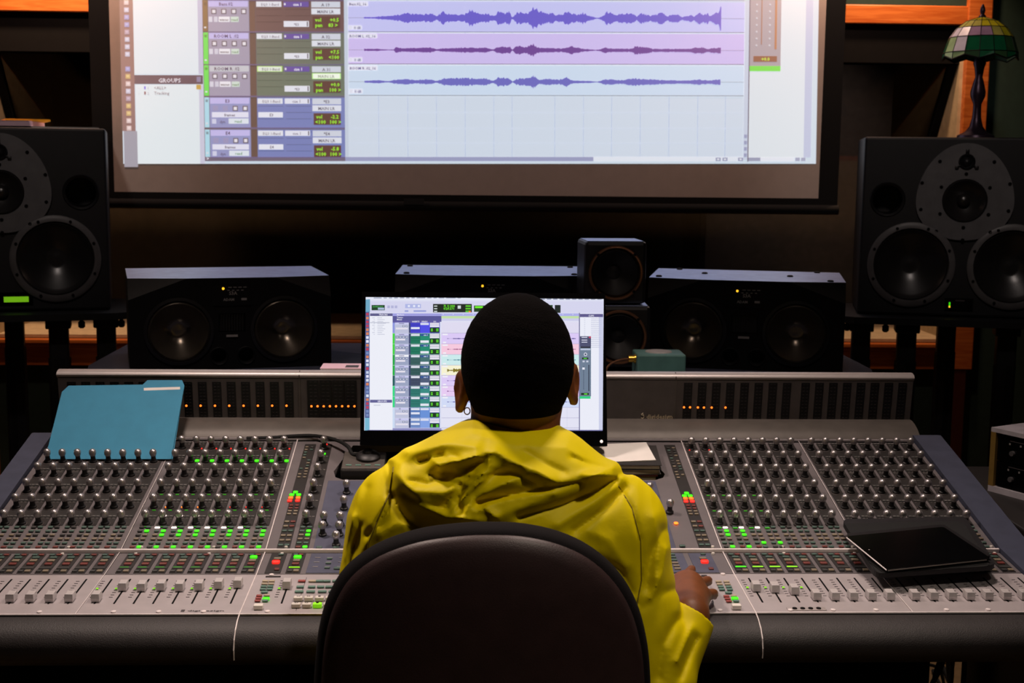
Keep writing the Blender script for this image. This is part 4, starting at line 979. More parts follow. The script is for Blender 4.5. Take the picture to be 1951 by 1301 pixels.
for i, (y0, y1) in enumerate(rowh):
    fx = i in (0, 8, 9)
    v.rect(748, y0, 752, y1, stp[i], 3)
    v.rect(752, y0, 779, y1, (192, 196, 222) if fx else (156, 166, 196), 3); v.rect(753, y0+.5, 778.5, y0+4, (206, 206, 244) if i != 3 else (250, 250, 255), 4); v.text(760, y0+3.6, nmz[i], 2.8, (110, 110, 150), 5) if nmz[i] else v.rect(760, y0+1.6, 770, y0+3, (130, 130, 170), 5)
    for k in range(4):
        if fx and k < 2: continue
        v.rect(754.5+k*6.2, y0+5.5, 758.5+k*6.2, y0+9, (98, 108, 146), 4); v.rect(755.5+k*6.2, y0+6.2, 757.6+k*6.2, y0+8.2, (236, 238, 250), 5)
    v.rect(754, y0+10, 772 if not fx else 777, y0+13.5, (230, 226, 240), 4)
    v.rect(779, y0, 782, y1, (54, 66, 110), 3); v.rect(782, y0, 838, y1, cg[i], 3); v.rect(801, y0, 819, y1, [min(255, int(c*1.12+8)) for c in cg[i]], 4)
    for k in range(1, 4): v.rect(783, y0+k*4.6, 800, y0+k*4.6+.6, [int(c*.75) for c in cg[i]], 4)
    v.rect(783, y0+1, 799.5, y0+5, (224, 228, 240), 5) if i else v.rect(783, y0+9, 799.5, y0+13, (224, 228, 246), 5)
    if fx and i: v.rect(783, y0+9, 799.5, y0+13, (226, 230, 246), 5)
    if not fx: v.rect(801, y0+1, 817, y0+5, (42, 84, 150), 5); v.text(807, y0+4.4, 'cue 1', 2.8, (236, 240, 250), 6); v.rect(801, y0+13.5, 817, y0+18, (232, 234, 246), 5)
    else: v.rect(801, y0+1, 817, y0+5, (220, 224, 242), 5)
    v.rect(819, y0+.8, 837, y0+5, (226, 222, 238), 5); v.rect(819, y0+5.4, 837, y0+9.2, (232, 230, 244), 5)
    v.rect(819, y0+10, 837, y1-1, (8, 44, 24), 5)
    for yy in (y0+12, y0+15): v.rect(821, yy, 824.5, yy+2, (100, 230, 50), 6); v.rect(831, yy, 835.5, yy+2, (100, 230, 50), 6)
    v.rect(841, y0, 1104, y1, lane[i], 2); v.rect(841, y1-.4, 1104, y1+.3, (176, 172, 206), 4)
    if 0 < i < 8:
        yc = (y0+y1)/2
        v.rect(843, y0+.8, 853, y0+3.5, (244, 244, 252), 4); v.rect(844, y1-4, 850, y1-1.4, (244, 244, 252), 4)
        col = [(90, 80, 150), (90, 80, 150), (150, 60, 120), (60, 130, 150), (130, 116, 30), (100, 60, 160), (110, 40, 130), (80, 80, 170)][i]
        xs = np.arange(852, 1098, 1.2); am = [(.4+.8*random.random())*(3.6 if i == 4 else .9)*(1 if (int(xx/9) % 5) else .3) for xx in xs]; v.wave(xs, yc, am, col, 4)
for x in (880, 920, 960, 1000, 1040, 1080): v.rect(x, 776, x+.5, 818, (206, 208, 232), 4)
v.rect(748, 815.5, 841, 820, (150, 150, 200), 4); v.rect(700, 819, 1149, 822, (96, 96, 150), 5)
v.rect(1103, 596, 1105, 820, (120, 120, 160), 4); v.rect(1105, 598, 1149, 604, (92, 88, 140), 3); v.text(1121, 603, 'CLIPS', 3.2, (236, 236, 250), 4); v.rect(1105, 604, 1148, 820, (238, 240, 252), 2)
for k in range(16): v.rect(1126, 607+k*3.6, 1146, 607.7+k*3.6, (170, 174, 204), 3); v.rect(1113, 607+k*3.6, 1115, 607.8+k*3.6, (180, 184, 210), 3)
v.rect(1105, 640.5, 1126, 660, (74, 78, 112), 4); v.rect(1122, 641, 1126, 644, (200, 60, 90), 5)
for y in (643, 648, 652): v.rect(1108, y-1, 1119, y+.6, (214, 216, 236), 5)
v.rect(1105, 660, 1126, 755, (110, 128, 150), 4); v.rect(1106, 660, 1125, 663, (40, 44, 60), 5); v.rect(1106, 664, 1125, 667, (190, 200, 224), 5)
cp = [(1115.5+3.2*math.cos(a), 675+3.4*math.sin(a)) for a in [i*math.pi/6 for i in range(12)]][::-1]; v.poly(cp, (222, 226, 240), 5); v.poly([(1115.5+1.9*math.cos(-i*math.pi/4), 675+2*math.sin(-i*math.pi/4)) for i in range(8)], (60, 70, 100), 6)
v.rect(1109, 681, 1121, 684.5, (10, 50, 26), 5); v.rect(1112, 682, 1118, 683.6, (90, 220, 60), 6)
for x in (1110, 1117): v.rect(x, 687, x+4, 690, (206, 212, 230), 5)
v.rect(1111.6, 697, 1112.4, 742, (60, 70, 96), 5); v.rect(1109.5, 700, 1114, 704, (236, 238, 250), 6); v.rect(1121, 695, 1122.8, 745, (40, 50, 70), 5)
v.rect(1107, 748.5, 1122, 752.5, (8, 40, 20), 5); v.rect(1113, 749.5, 1119, 751.5, (100, 230, 50), 6); v.rect(1104.5, 755, 1125, 759.5, (40, 210, 130), 5)
v.rect(1141, 604, 1149, 820, (206, 210, 236), 3)
v.build('lit_picture', 'lcd_light', mon)

# ------------------------------------------------------------------ things on the console
# blue folder: bottom edge stands behind the second knob row, top leans on the bridge rail
def pxz(px, py, o, n): return onplane(px, py, o, n)
fo0 = MS @ Vector((-.75, ROWS[1]+.0105, .0025)); fo1 = Vector((-.75, 2.922, 1.012))
fdv = np.array(fo1-fo0); fdv /= np.linalg.norm(fdv); fnn = np.array([0, -fdv[2], fdv[1]]); fo = np.array(fo0)
fol = thing('file_folder', 'blue file folder with a white label tab leaning over the left knobs', 'folder', (float(fo0.x), float(fo0.y), float(fo0.z)), world=True)
def fpoly(pts, off, th, name, m, parent):
    b = MB(); b.prism([tuple(onplane(x, y, fo+fnn*off, fnn)) for x, y in pts], tuple(fnn*th)); return b.build(name, m, parent)
zb = project(np.array([[-.75, fo0.y, fo0.z]]))[1][0]
BOT = float(zb)
fpoly([(85.5, BOT), (326, BOT), (349, 748), (349, 740), (343, 733), (277, 733), (270, 737), (131, 738), (120, 746)], .004, .0008, 'front_flap', 'folder_teal', fol)
fpoly([(86, BOT), (329, BOT), (351.5, 735), (347, 724.5), (281, 724.5), (272, 733), (131, 735), (118, 747)], .0, .0008, 'back_flap', 'folder_teal', fol)
fpoly([(274, 739), (274, 744), (343, 742), (343, 737)], .0048, .0003, 'label_strip', 'paper_white', fol)

# tablet lying askew on its case at the right
NN = np.array([0, -.10, .995]); NN /= np.linalg.norm(NN)
def slabpx(pts, base, nrm, th, name, m, parent, rnd=0):
    pp = [onplane(x, y, base, nrm) for x, y in pts]
    if rnd:
        out = []
        k = len(pp)
        for i in range(k):
            a, c, d = pp[i-1], pp[i], pp[(i+1) % k]
            p1 = c+(a-c)/np.linalg.norm(a-c)*rnd; p2 = c+(d-c)/np.linalg.norm(d-c)*rnd
            for q in range(6):
                t = q/5; out.append((1-t)**2*p1+2*t*(1-t)*c+t*t*p2)
        pp = out
    b = MB(); b.prism([tuple(p) for p in pp], tuple(nrm*th)); return b.build(name, m, parent)
tb = np.array([0, 2.37, .809])
tcs = thing('tablet_case', 'open black tablet sleeve lying under the tablet on the right knobs', 'case', (.92, 2.40, .79), world=True)
c0 = slabpx([(1603, 998), (1838, 993), (1898, 1086), (1667, 1102)], tb, NN, .010, 'back_cover', 'black_satin', tcs, .02)
slabpx([(1608, 998), (1834, 994), (1888, 1079), (1672, 1094)], tb+NN*.010, NN, .0012, 'lining', 'rubber', tcs, .015)
for px, py in ((1640, 1010), (1830, 1008), (1680, 1082), (1860, 1075)):
    p = onplane(px, py, tb, NN); b = MB(); b.lathe([(.006, -.012), (.006, 0)], tuple(p), n=10); b.build('corner_bumper', 'rubber', tcs)
tab = thing('tablet_computer', 'black glossy tablet with a thin bright edge lying askew on its sleeve', 'tablet', (.93, 2.38, .82), world=True)
N2 = np.array([.02, -.13, .99]); N2 /= np.linalg.norm(N2); tb2 = np.array([.93, 2.37, .8255])
slabpx([(1612, 1022), (1797, 1004), (1888, 1064), (1690, 1086)], tb2, N2, .006, 'body', 'black_plastic', tab, .006)
slabpx([(1613.5, 1022), (1797.3, 1004), (1887.5, 1064), (1690.5, 1085)], tb2+N2*.006, N2, .0008, 'glass_front', 'black_gloss', tab, .006)
for (xa, ya), (xb, yb_), m_ in (((1613, 1024), (1689, 1086), 'seam_light'), ((1692, 1087), (1880, 1067), 'lip_grey')):
    b = MB(); b.tube([tuple(onplane(xa, ya, tb2+N2*.0058, N2)), tuple(onplane(xb, yb_, tb2+N2*.0058, N2))], .0011, 6); b.build('edge_trim', m_, tab)
p = onplane(1656, 1047, tb2+N2*.0069, N2); b = MB(); b.lathe([(.0016, 0), (.0012, .0004)], tuple(p), n=8); b.build('camera_dot', 'print_light', tab)

# objects in the trough
TF = MS @ Vector((0, .39, -.055))
def tz(y): return float((MS @ Vector((0, 0, -.055))).z + (y-float((MS @ Vector((0, 0, -.055))).y))*SD[2]/SD[1])
ctl = thing('lamp_controller', 'small grey desk box with a round black dome and a cable, left of the monitor', 'controller', (-.235, 2.72, tz(2.70)), world=True)
MC = MS @ Matrix.Translation((-.205, .356, -.0355))
b = MB().at(MC); b.box((0, 0, .0275), (.092, .085, .055), .004); b.build('housing', 'console_dark', ctl)
b = MB().at(MC); b.box((0, 0, .0555), (.088, .080, .003), .001); b.build('top_plate', 'lip_grey', ctl)
b = MB().at(MC); b.lathe([(.026, .057), (.026, .062), (.021, .067), (.010, .069), (.009, .074), (0, .074)], (.008, .012, 0), n=28); b.build('dome', 'black_plastic', ctl, True)
b = MB().at(MC)
for k in range(4): b.box((-.03+k*.02, -.026, .0575), (.012, .005, .002), .0006)
b.build('keys', 'btn_green', ctl)
b = MB().at(MC); w0 = MC @ Vector((.008, .012, .072))
cp = [w0]+[Vector(atY(*q)) for q in ((674, 866, 2.735), (664, 852, 2.765), (648, 841, 2.80), (624, 834, 2.835), (594, 830, 2.862), (556, 831, 2.866), (516, 834, 2.866), (470, 835, 2.866))]
def bez_path(pts, n=6):
    pts = [Vector(p) for p in pts]; out = []
    for i in range(len(pts)-1):
        p0, p1, p2, p3 = pts[max(i-1, 0)], pts[i], pts[i+1], pts[min(i+2, len(pts)-1)]
        for k in range(n):
            t = k/n; out.append(.5*((2*p1)+(p2-p0)*t+(2*p0-5*p1+4*p2-p3)*t*t+(3*p1-p0-3*p2+p3)*t**3))
    out.append(pts[-1]); return out
b = MB(); b.tube(bez_path(cp), .0042, 8); b.build('cable', 'rubber', ctl, True)

yb = MS @ Vector((.33, .36, -.0545))
def book(label, x, t, w_, l_, z0, th, cover, pages, rz, name='book', cat='book'):
    o = thing(name, label, cat, (0, 0, 0), group='books and papers in the desk trough'); o.matrix_world = MS @ Matrix.Translation((x, t, z0)) @ Matrix.Rotation(rz, 4, 'Z')
    if th > .004:
        slab('cover', (-w_/2, -l_/2, 0), (w_/2, l_/2, .0012), cover, o); slab('page_block', (-w_/2+.003, -l_/2+.003, .0012), (w_/2-.004, l_/2-.003, th-.0012), pages, o); slab('cover', (-w_/2, -l_/2, th-.0012), (w_/2, l_/2, th), cover, o)
    else:
        slab('sheets', (-w_/2, -l_/2, 0), (w_/2, l_/2, th), cover, o)
    return o
z = -.0355
for k, (th, cover, lab, rz) in enumerate(((.020, 'print_dark', 'thick brown book at the bottom of the stack in the trough', .03), (.016, 'post_shade_book_red', 'dark red book in the middle of the stack in the trough', -.04), (.013, 'lip_grey', 'grey brown book near the top of the stack in the trough', .06), (.011, 'console_dark', 'dark magazine right under the white paper', -.02))):
    book(lab, .345+.003*k, .376, .135, .100, z, th, cover, 'btn_cream', rz); z += th+.0003
book('loose white paper on top of the book stack right of the monitor', .332, .384, .150, .090, z, .0018, 'paper_white', 'paper_white', .10, 'paper_sheet', 'paper')

# ------------------------------------------------------------------ things on the back desk
pz = atZ(1258, 700, DZ)
dy = 3.20; px0 = atY(1214, 690, dy); px1 = atY(1307, 690, dy); zt = float(atY(1260, 676, dy)[2])
di = thing('direct_box', 'small teal metal box with a gold jack on the desk', 'box', (float((px0[0]+px1[0])/2), dy+.045, DZ), world=True)
slab('case', (float(px0[0]), dy, DZ), (float(px1[0]), dy+.10, zt), 'teal_box', di, .004)
b = MB(); b.lathe([(.034, 0), (.032, .0022), (.02, .003), (0, .003)], (float((px0[0]+px1[0])/2), dy+.055, zt), n=24, cap=False); b.build('round_badge', 'print_light', di)
b = MB(); zc_ = float(atY(1205, 687, dy)[2]); b.lathe([(.009, -.018), (.009, -.004), (.0115, -.004), (.0115, 0)], (float(px0[0]), dy+.03, zc_), 'X', 14); b.build('jack', 'gold', di, True)
cb = thing('coiled_cable', 'thin copper coloured cable running from the teal box', 'cable', (float(px0[0])-.06, dy, DZ), world=True)
c0 = Vector((float(px0[0])-.0185, dy+.03, zc_))
b = MB(); b.tube(bez_path([c0, c0+Vector((-.03, -.01, -.004)), c0+Vector((-.055, -.02, -.020)), c0+Vector((-.062, -.03, zc_*0-.060)), Vector((c0.x-.07, dy-.02, DZ+.004)), Vector((c0.x-.15, dy+.02, DZ+.004))]), .0028, 8); b.build('lead', 'copper', cb, True)
mg = thing('magazine', 'pale magazine lying behind the console rail left of the computer monitor', 'magazine', (-.34, 3.02, 1.0146), world=True)
a = atY(612, 700, 3.0)
slab('pages', (float(a[0]), 2.984, 1.0146), (float(a[0])+.19, 3.056, 1.0285), 'paper_white', mg)
slab('cover', (float(a[0])-.001, 2.983, 1.0285), (float(a[0])+.191, 3.057, 1.0297), 'paper_pink', mg)
slab('cover_print', (float(a[0])+.055, 2.995, 1.0297), (float(a[0])+.085, 3.03, 1.0299), 'print_dark', mg)

# papers on the left monitor
LT = Matrix.Translation(LEFT_TOP) @ Matrix.Rotation(rzL, 4, 'Z')
def sheet(label, x, y, z0, w_, l_, th, m, rz, name='paper_sheet'):
    o = thing(name, label, 'paper', group='papers on the left studio monitor'); o.matrix_world = LT @ Matrix.Translation((x, y, z0)) @ Matrix.Rotation(rz, 4, 'Z')
    slab('sheets', (-w_/2, -l_/2, 0), (w_/2, l_/2, th), m, o); slab('top_sheet', (-w_/2+.004, -l_/2-.002, th), (w_/2-.003, l_/2-.003, th+.0008), m, o)
    return o
sheet('flat white sheets at the bottom of the pile on the left studio monitor', .12, .19, .0, .36, .28, .004, 'paper_white', .05)
sheet('thick pink-white paper pile on the left studio monitor', -.04, .17, .0052, .30, .26, .016, 'paper_pink', -.12)
sheet('yellow folder edge sticking out of the papers on the left studio monitor', .07, .18, .0224, .14, .2, .006, 'paper_yellow', .15, 'yellow_folder')
sheet('small pink note block on top of the left studio monitor papers', -.06, .10, .0224, .11, .12, .020, 'paper_pink', .1, 'note_block')

# stained glass lamp on the right monitor
lp = thing('stained_glass_lamp', 'unlit stained glass table lamp with yellow, purple and green panes', 'lamp', (0, 0, 0))
lx, ly = atY(1862, 200, 4.45)[0], 4.45
lp.location = (float(lx), ly, RIGHT_TOP[2]); zt_ = RIGHT_TOP[2]
zz = lambda py: float(atY(1862, py, 4.45)[2])-zt_
zs0, zs1 = zz(108), zz(34)           # rim and crown heights of the shade
st = MB(); st.lathe([(.062, 0), (.060, .010), (.036, .022), (.022, .040), (.015, .070), (.0135, .10), (.0135, .115), (.024, .14), (.025, .155), (.018, .185), (.012, .205), (.016, .235), (.021, .25), (.017, .27), (.010, zs0-.005), (.006, zs1+.004)], n=20); st.build('stem', 'bronze', lp, True)
fi = MB(); fi.lathe([(.014, zs1-.004), (.012, zs1+.006), (.006, zs1+.012), (.009, zs1+.022), (.008, zs1+.032), (.003, zs1+.044), (0, zs1+.046)], n=12); fi.build('finial', 'bronze', lp, True)
bands = [(.016, zs1), (.052, zs1-.012), (.080, zs1-.034), (.103, zs1-.066), (.119, zs0+.012), (.121, zs0-.006)]
bands = [(r, z) for r, z in bands]
NSEG = 16
gl = {'y': mat('glass_yellow', (214, 200, 40), .25), 't': mat('glass_tan', (196, 186, 92), .25), 'p': mat('glass_purple', (176, 140, 170), .25), 'w': mat('glass_pale', (222, 214, 224), .25), 'g': mat('glass_green', (20, 96, 60), .2), 'l': mat('glass_light_green', (150, 178, 120), .25), 'd': mat('glass_dark_green', (52, 84, 52), .25)}
gk = {'y': 'glass_yellow', 't': 'glass_tan', 'p': 'glass_purple', 'w': 'glass_pale', 'g': 'glass_green', 'l': 'glass_light_green', 'd': 'glass_dark_green'}
came = MB()
def lp_pt(bi, k, off=0):
    r, z = bands[bi]; a = 2*math.pi*k/NSEG-math.pi/2
    if bi == 5: z += .007*math.cos(k*math.pi)   # scalloped rim
    return (math.cos(a)*(r+off), math.sin(a)*(r+off), z)
pat = {0: 'y', 1: 'y', 2: 'y', 3: 'g', 4: 'g'}
for bi in range(5):
    for k in range(NSEG):
        key = pat[bi]
        kk = k if k <= NSEG//2 else k-NSEG     # 0 faces the room, negative to the left
        if bi == 1: key = 't' if kk < -1 else 'y'
        if bi == 2: key = {-5: 'w', -4: 'w', -3: 'w', -2: 'p', -1: 'p'}.get(kk, 'y' if kk > 0 else 't')
        if bi == 3: key = {-4: 'l', -3: 'w', -2: 'g', -1: 'g', 0: 'g', 1: 'd', 2: 'd', 3: 'd', 4: 'l'}.get(kk, 'g')
        if bi == 4: key = {-4: 'l', -3: 'l', 4: 'l'}.get(kk, 'g' if kk % 2 else 'd')
        q = [Vector(lp_pt(bi, k)), Vector(lp_pt(bi, k+1)), Vector(lp_pt(bi+1, k+1)), Vector(lp_pt(bi+1, k))]
        c = sum(q, Vector())/4; q = [c+(p-c)*.97 for p in q]; nn_ = (q[1]-q[0]).cross(q[3]-q[0]).normalized()
        m0 = MB(); m0.prism([tuple(p-nn_*.001) for p in q], tuple(nn_*.002)); m0.build('glass_pane', gk[key], lp)
for bi in range(6): came.tube([lp_pt(bi, k, .0006) for k in range(NSEG)], .0018 if bi < 5 else .0026, 6, True)
for k in range(NSEG): came.tube([lp_pt(bi, k, .0006) for bi in range(6)], .0015, 6)
came.build('lead_lines', 'lead', lp)
sp = MB()
for k in range(4): a = k*math.pi/2+.4; sp.tube([(0, 0, zs1-.012), (math.cos(a)*.046, math.sin(a)*.046, zs1-.0125)], .0025, 6)
sp.build('shade_spider', 'bronze', lp)

# ------------------------------------------------------------------ rack case on a side table, right edge
ra, rb_, rc = atY(1889, 812, 2.95), atY(1886, 933, 2.95), None
rkz0 = float(rb_[2]); rkz1 = float(ra[2])
rx = float(ra[0])
side = thing('side_table', 'dark side table carrying the rack case at the right edge', 'table', (rx+.25, 2.85, 0), world=True)
slab('table_top', (rx-.055, 2.25, rkz0-.032), (rx+.55, 3.2, rkz0-.002), 'console_dark', side, .004)
for x_, y_ in ((rx+.16, 3.15), (rx+.5, 3.15), (rx+.10, 2.32), (rx+.5, 2.32)): slab('leg', (x_, y_-.02, 0), (x_+.04, y_+.02, rkz0-.032), 'black_satin', side)
rk = thing('rack_case', 'silver-edged rack case with dark audio units at the right edge', 'rack case', (rx, 2.95, rkz0-.002), math.radians(-62))
RW, RD_, RH = .50, .30, rkz1-rkz0
# local: front face along +x from the far corner, facing -y
slab('shell', (0, .02, .004), (RW, RD_, RH-.004), 'black_satin', rk)
for nm_, lo_, hi_, m_ in (('edge_rail', (0, 0, 0), (RW, .022, .014), 'rack_silver'), ('edge_rail', (0, 0, RH-.010), (RW, .022, RH), 'rack_silver'), ('edge_rail', (0, 0, .014), (.014, .022, RH-.010), 'rack_brass'), ('edge_rail', (RW-.014, 0, .014), (RW, .022, RH-.010), 'rack_brass')): slab(nm_, lo_, hi_, m_, rk)
slab('top_sheet', (0, .022, RH-.004), (RW, RD_, RH), 'rack_silver', rk)
slab('latch', (-.016, .05, RH*.36), (-.0002, .10, RH*.62), 'rack_silver', rk, .003)
nU = 2
for k in range(nU):
    z0 = .016+k*(RH-.030)/nU; z1 = .014+(k+1)*(RH-.030)/nU
    un = slab('rack_unit', (.016, .006, z0), (RW-.016, .019, z1), 'black_gloss', rk)
    for q in range(6): b = MB(); b.lathe([(.006, -.007), (.006, 0)], (.06+.05*q, .006, (z0+z1)/2-.006), 'Y', 10); b.build('knob', 'ring_grey', un)
    b = MB(); b.box((.2, .0055, z1-.008), (.30, .001, .0015)); b.build('print_line', 'print_dark', un)
    b = MB()
    for q in range(8): b.box((.05+.03*q, .0055, (z0+z1)/2+.014), (.004, .001, .004))
    b.build('indicator_lights', 'print_light', un)
bx = thing('black_box', 'flat black box lying on top of the rack case', 'box'); bx.matrix_world = Matrix.Translation((rx, 2.95, rkz1-.002)) @ Matrix.Rotation(math.radians(-62), 4, 'Z')
slab('lid', (.075, .05, .022), (.42, .29, .030), 'lip_grey', bx, .003); slab('box_body', (.075, .05, 0.0005), (.42, .29, .022), 'black_satin', bx)

# cables hanging under the right end of the console
random.seed(3)
cabs = [[(1765, 1222), (1790, 1250), (1778, 1301)], [(1790, 1215), (1796, 1262), (1770, 1320)], [(1800, 1218), (1788, 1250), (1815, 1270)], [(1755, 1226), (1775, 1245), (1800, 1248), (1818, 1230)], [(1770, 1245), (1758, 1262), (1790, 1275), (1800, 1320)], [(1812, 1220), (1806, 1260), (1812, 1320)]]
CABLAB = ['thin black cable hanging nearest under the right end of the console', 'thick black cable hanging straight down second below the console end', 'thin black cable crossing behind the nearest ones below the console', 'thick black cable looping sideways below the right end of the console', 'thin black cable bending in an S below the right end of the console', 'thick black cable hanging farthest right beside the console pedestal']
for k, pts in enumerate(cabs):
    Y = 2.9+.12*k
    P_ = [Vector(atY(x, y, Y+.05*i)) for i, (x, y) in enumerate(pts)]
    zt2 = .688
    P_ = [Vector((P_[0].x, 2.70+.02*k, .695))]+P_
    e = P_[-1]; P_ += [Vector((e.x+.01, e.y+.06, .012)), Vector((e.x+.03, e.y+.18, .0066))]
    o = thing('hanging_cable', CABLAB[k], 'cable', tuple(P_[-1]), group='cables below the console', world=True)
    b = MB(); b.tube(bez_path(P_, 5), .0065 if k % 2 else .0045, 7); b.build('sheath', 'rubber', o, True)
    b = MB(); b.tube([P_[-1], P_[-1]+Vector((.05, .01, 0))], .0055, 8); b.build('plug', 'gold' if k % 2 else 'black_plastic', o)
pb = thing('patch_panel', 'dark patch panel with small brass sockets under the right end of the console', 'panel', (1.16, 2.6, 0), world=True)
pc = atY(1920, 1245, 2.75)
slab('face', (float(pc[0])-.09, 2.75, .30), (float(pc[0])+.20, 2.78, float(pc[2])+.055), 'black_gloss', pb)
slab('bracket', (float(pc[0])-.06, 2.76, 0), (float(pc[0])-.03, 2.80, .30), 'black_satin', pb); slab('bracket', (float(pc[0])+.14, 2.76, 0), (float(pc[0])+.17, 2.80, .30), 'black_satin', pb)
for px, py in ((1894, 1226), (1922, 1228), (1948, 1227), (1864, 1235)):
    p = atY(px, py, 2.745); b = MB(); b.lathe([(.0055, 0), (.0055, .006), (.0028, .006)], tuple(p), 'Y', 10); b.build('socket', 'gold', pb)

# ------------------------------------------------------------------ soft shapes from distance fields
f32 = np.float32
def smin(a, b_, k):
    h = np.clip(.5+.5*(b_-a)/k, 0, 1); return b_*(1-h)+a*h-k*h*(1-h)
def sd_cap(p, a, b_, ra, rb):
    a = np.asarray(a, f32); b_ = np.asarray(b_, f32); ba = b_-a; pa = p-a
    h = np.clip((pa@ba)/max(1e-9, float(ba@ba)), 0, 1); return np.linalg.norm(pa-h[:, None]*ba, axis=1)-(ra+(rb-ra)*h)
def sd_ell(p, c, r):
    q = (p-np.asarray(c, f32)); r = np.asarray(r, f32)
    k0 = np.linalg.norm(q/r, axis=1); k1 = np.linalg.norm(q/(r*r), axis=1)+1e-9; return k0*(k0-1)/k1
def nets(fn, lo, hi, h):
    """surface nets on a grid; the field is only refined near the surface"""
    lo = np.asarray(lo, f32); n = np.ceil((np.asarray(hi)-lo)/h).astype(int); st = 4; n = (n//st+1)*st
    cn = n//st+1
    ax = [lo[i]+np.arange(cn[i], dtype=f32)*h*st for i in range(3)]
    G = np.stack(np.meshgrid(*ax, indexing='ij'), -1).reshape(-1, 3); D = fn(G).reshape(cn)
    F = np.repeat(np.repeat(np.repeat(D, st, 0), st, 1), st, 2)[:n[0]+1, :n[1]+1, :n[2]+1].copy()
    idx = np.argwhere(np.abs(F) < h*st*2.6); P = (lo+idx.astype(f32)*h).astype(f32)
    F[idx[:, 0], idx[:, 1], idx[:, 2]] = fn(P)
    S_ = F < 0
    c = np.zeros(np.array(F.shape)-1, np.int8)
    offs = [(i, j, k) for i in (0, 1) for j in (0, 1) for k in (0, 1)]
    sh = c.shape
    for o in offs: c += S_[o[0]:o[0]+sh[0], o[1]:o[1]+sh[1], o[2]:o[2]+sh[2]]
    cells = np.argwhere((c > 0) & (c < 8)); vid = -np.ones(sh, np.int64); vid[tuple(cells.T)] = np.arange(len(cells))
    acc = np.zeros((len(cells), 3)); cnt = np.zeros(len(cells))
    for a in offs:
        for ax_ in range(3):
            if a[ax_] == 1: continue
            b_ = list(a); b_[ax_] = 1
            ia = cells+np.array(a); ib = cells+np.array(b_)
            va = F[tuple(ia.T)]; vb = F[tuple(ib.T)]; m = (va < 0) != (vb < 0)
            t = np.where(m, va/np.where(m, va-vb, 1), 0)
            pt = np.array(a, float)+np.eye(3)[ax_]*t[:, None]
            acc[m] += pt[m]; cnt[m] += 1
    V = lo+(cells+acc/cnt[:, None])*h
    faces = []
    for ax_ in range(3):
        u_, w_ = (ax_+1) % 3, (ax_+2) % 3
        sl0 = [slice(None)]*3; sl1 = [slice(None)]*3; sl0[ax_] = slice(0, -1); sl1[ax_] = slice(1, None)
        A, Bq = S_[tuple(sl0)], S_[tuple(sl1)]; e = np.argwhere(A != Bq)
        e = e[(e[:, u_] > 0) & (e[:, w_] > 0) & (e[:, u_] < F.shape[u_]-1) & (e[:, w_] < F.shape[w_]-1)]
        du = np.zeros(3, int); du[u_] = 1; dw = np.zeros(3, int); dw[w_] = 1
        q = np.stack([vid[tuple((e-du-dw).T)], vid[tuple((e-dw).T)], vid[tuple(e.T)], vid[tuple((e-du).T)]], 1)
        fl_ = ~A[tuple(e.T)]; q[fl_] = q[fl_][:, ::-1]; faces.append(q)
    return V, np.concatenate(faces)
def soft(name, fn, lo, hi, h, m, parent, relax=2):
    V, Fq = nets(fn, lo, hi, h)
    e = np.concatenate([Fq[:, [0, 1]], Fq[:, [1, 2]], Fq[:, [2, 3]], Fq[:, [3, 0]]])
    for _ in range(relax):
        acc = np.zeros_like(V); cnt = np.zeros(len(V))
        np.add.at(acc, e[:, 0], V[e[:, 1]]); np.add.at(cnt, e[:, 0], 1); np.add.at(acc, e[:, 1], V[e[:, 0]]); np.add.at(cnt, e[:, 1], 1)
        V = V*.5+acc/np.maximum(cnt, 1)[:, None]*.5
    me = bpy.data.meshes.new(name); me.vertices.add(len(V)); me.vertices.foreach_set('co', V.astype(f32).ravel())
    me.loops.add(Fq.size); me.loops.foreach_set('vertex_index', Fq.astype(np.int32).ravel())
    me.polygons.add(len(Fq)); me.polygons.foreach_set('loop_start', np.arange(0, Fq.size, 4, dtype=np.int32)); me.polygons.foreach_set('loop_total', np.full(len(Fq), 4, np.int32))
    me.update(calc_edges=True); me.validate(); me.polygons.foreach_set('use_smooth', [True]*len(me.polygons)); me.materials.append(MATS[m]); me.update()
    return link(name, me, parent)
def wob(p, s, seed=0):
    r = np.random.RandomState(seed); o = np.zeros(len(p), f32)
    for k in range(6):
        d = r.randn(3).astype(f32); d /= np.linalg.norm(d); o += np.sin(p@d*f32(s*(1+.35*k))+f32(r.rand()*6.28))/(1+.3*k)
    return o/3

# ------------------------------------------------------------------ the seated person
per = thing('person', 'person in a yellow hooded jacket seated at the console, seen from behind', 'person', (.02, 1.92, 0), world=True)
A = lambda x, y, Y: np.asarray(atY(x, y, Y), f32)
Hc = A(986, 690, 1.985)
shL, shR = A(762, 985, 1.985), A(1176, 1000, 1.985)
elL, elR = A(688, 1300, 1.95), A(1248, 1296, 1.93)
def Qp(px, py, h): return np.asarray(onplane(px, py, Q0+QN*h, QN), f32)
wrR = Qp(1315, 1172, .038)
wrL = Qp(800, 1150, .035)
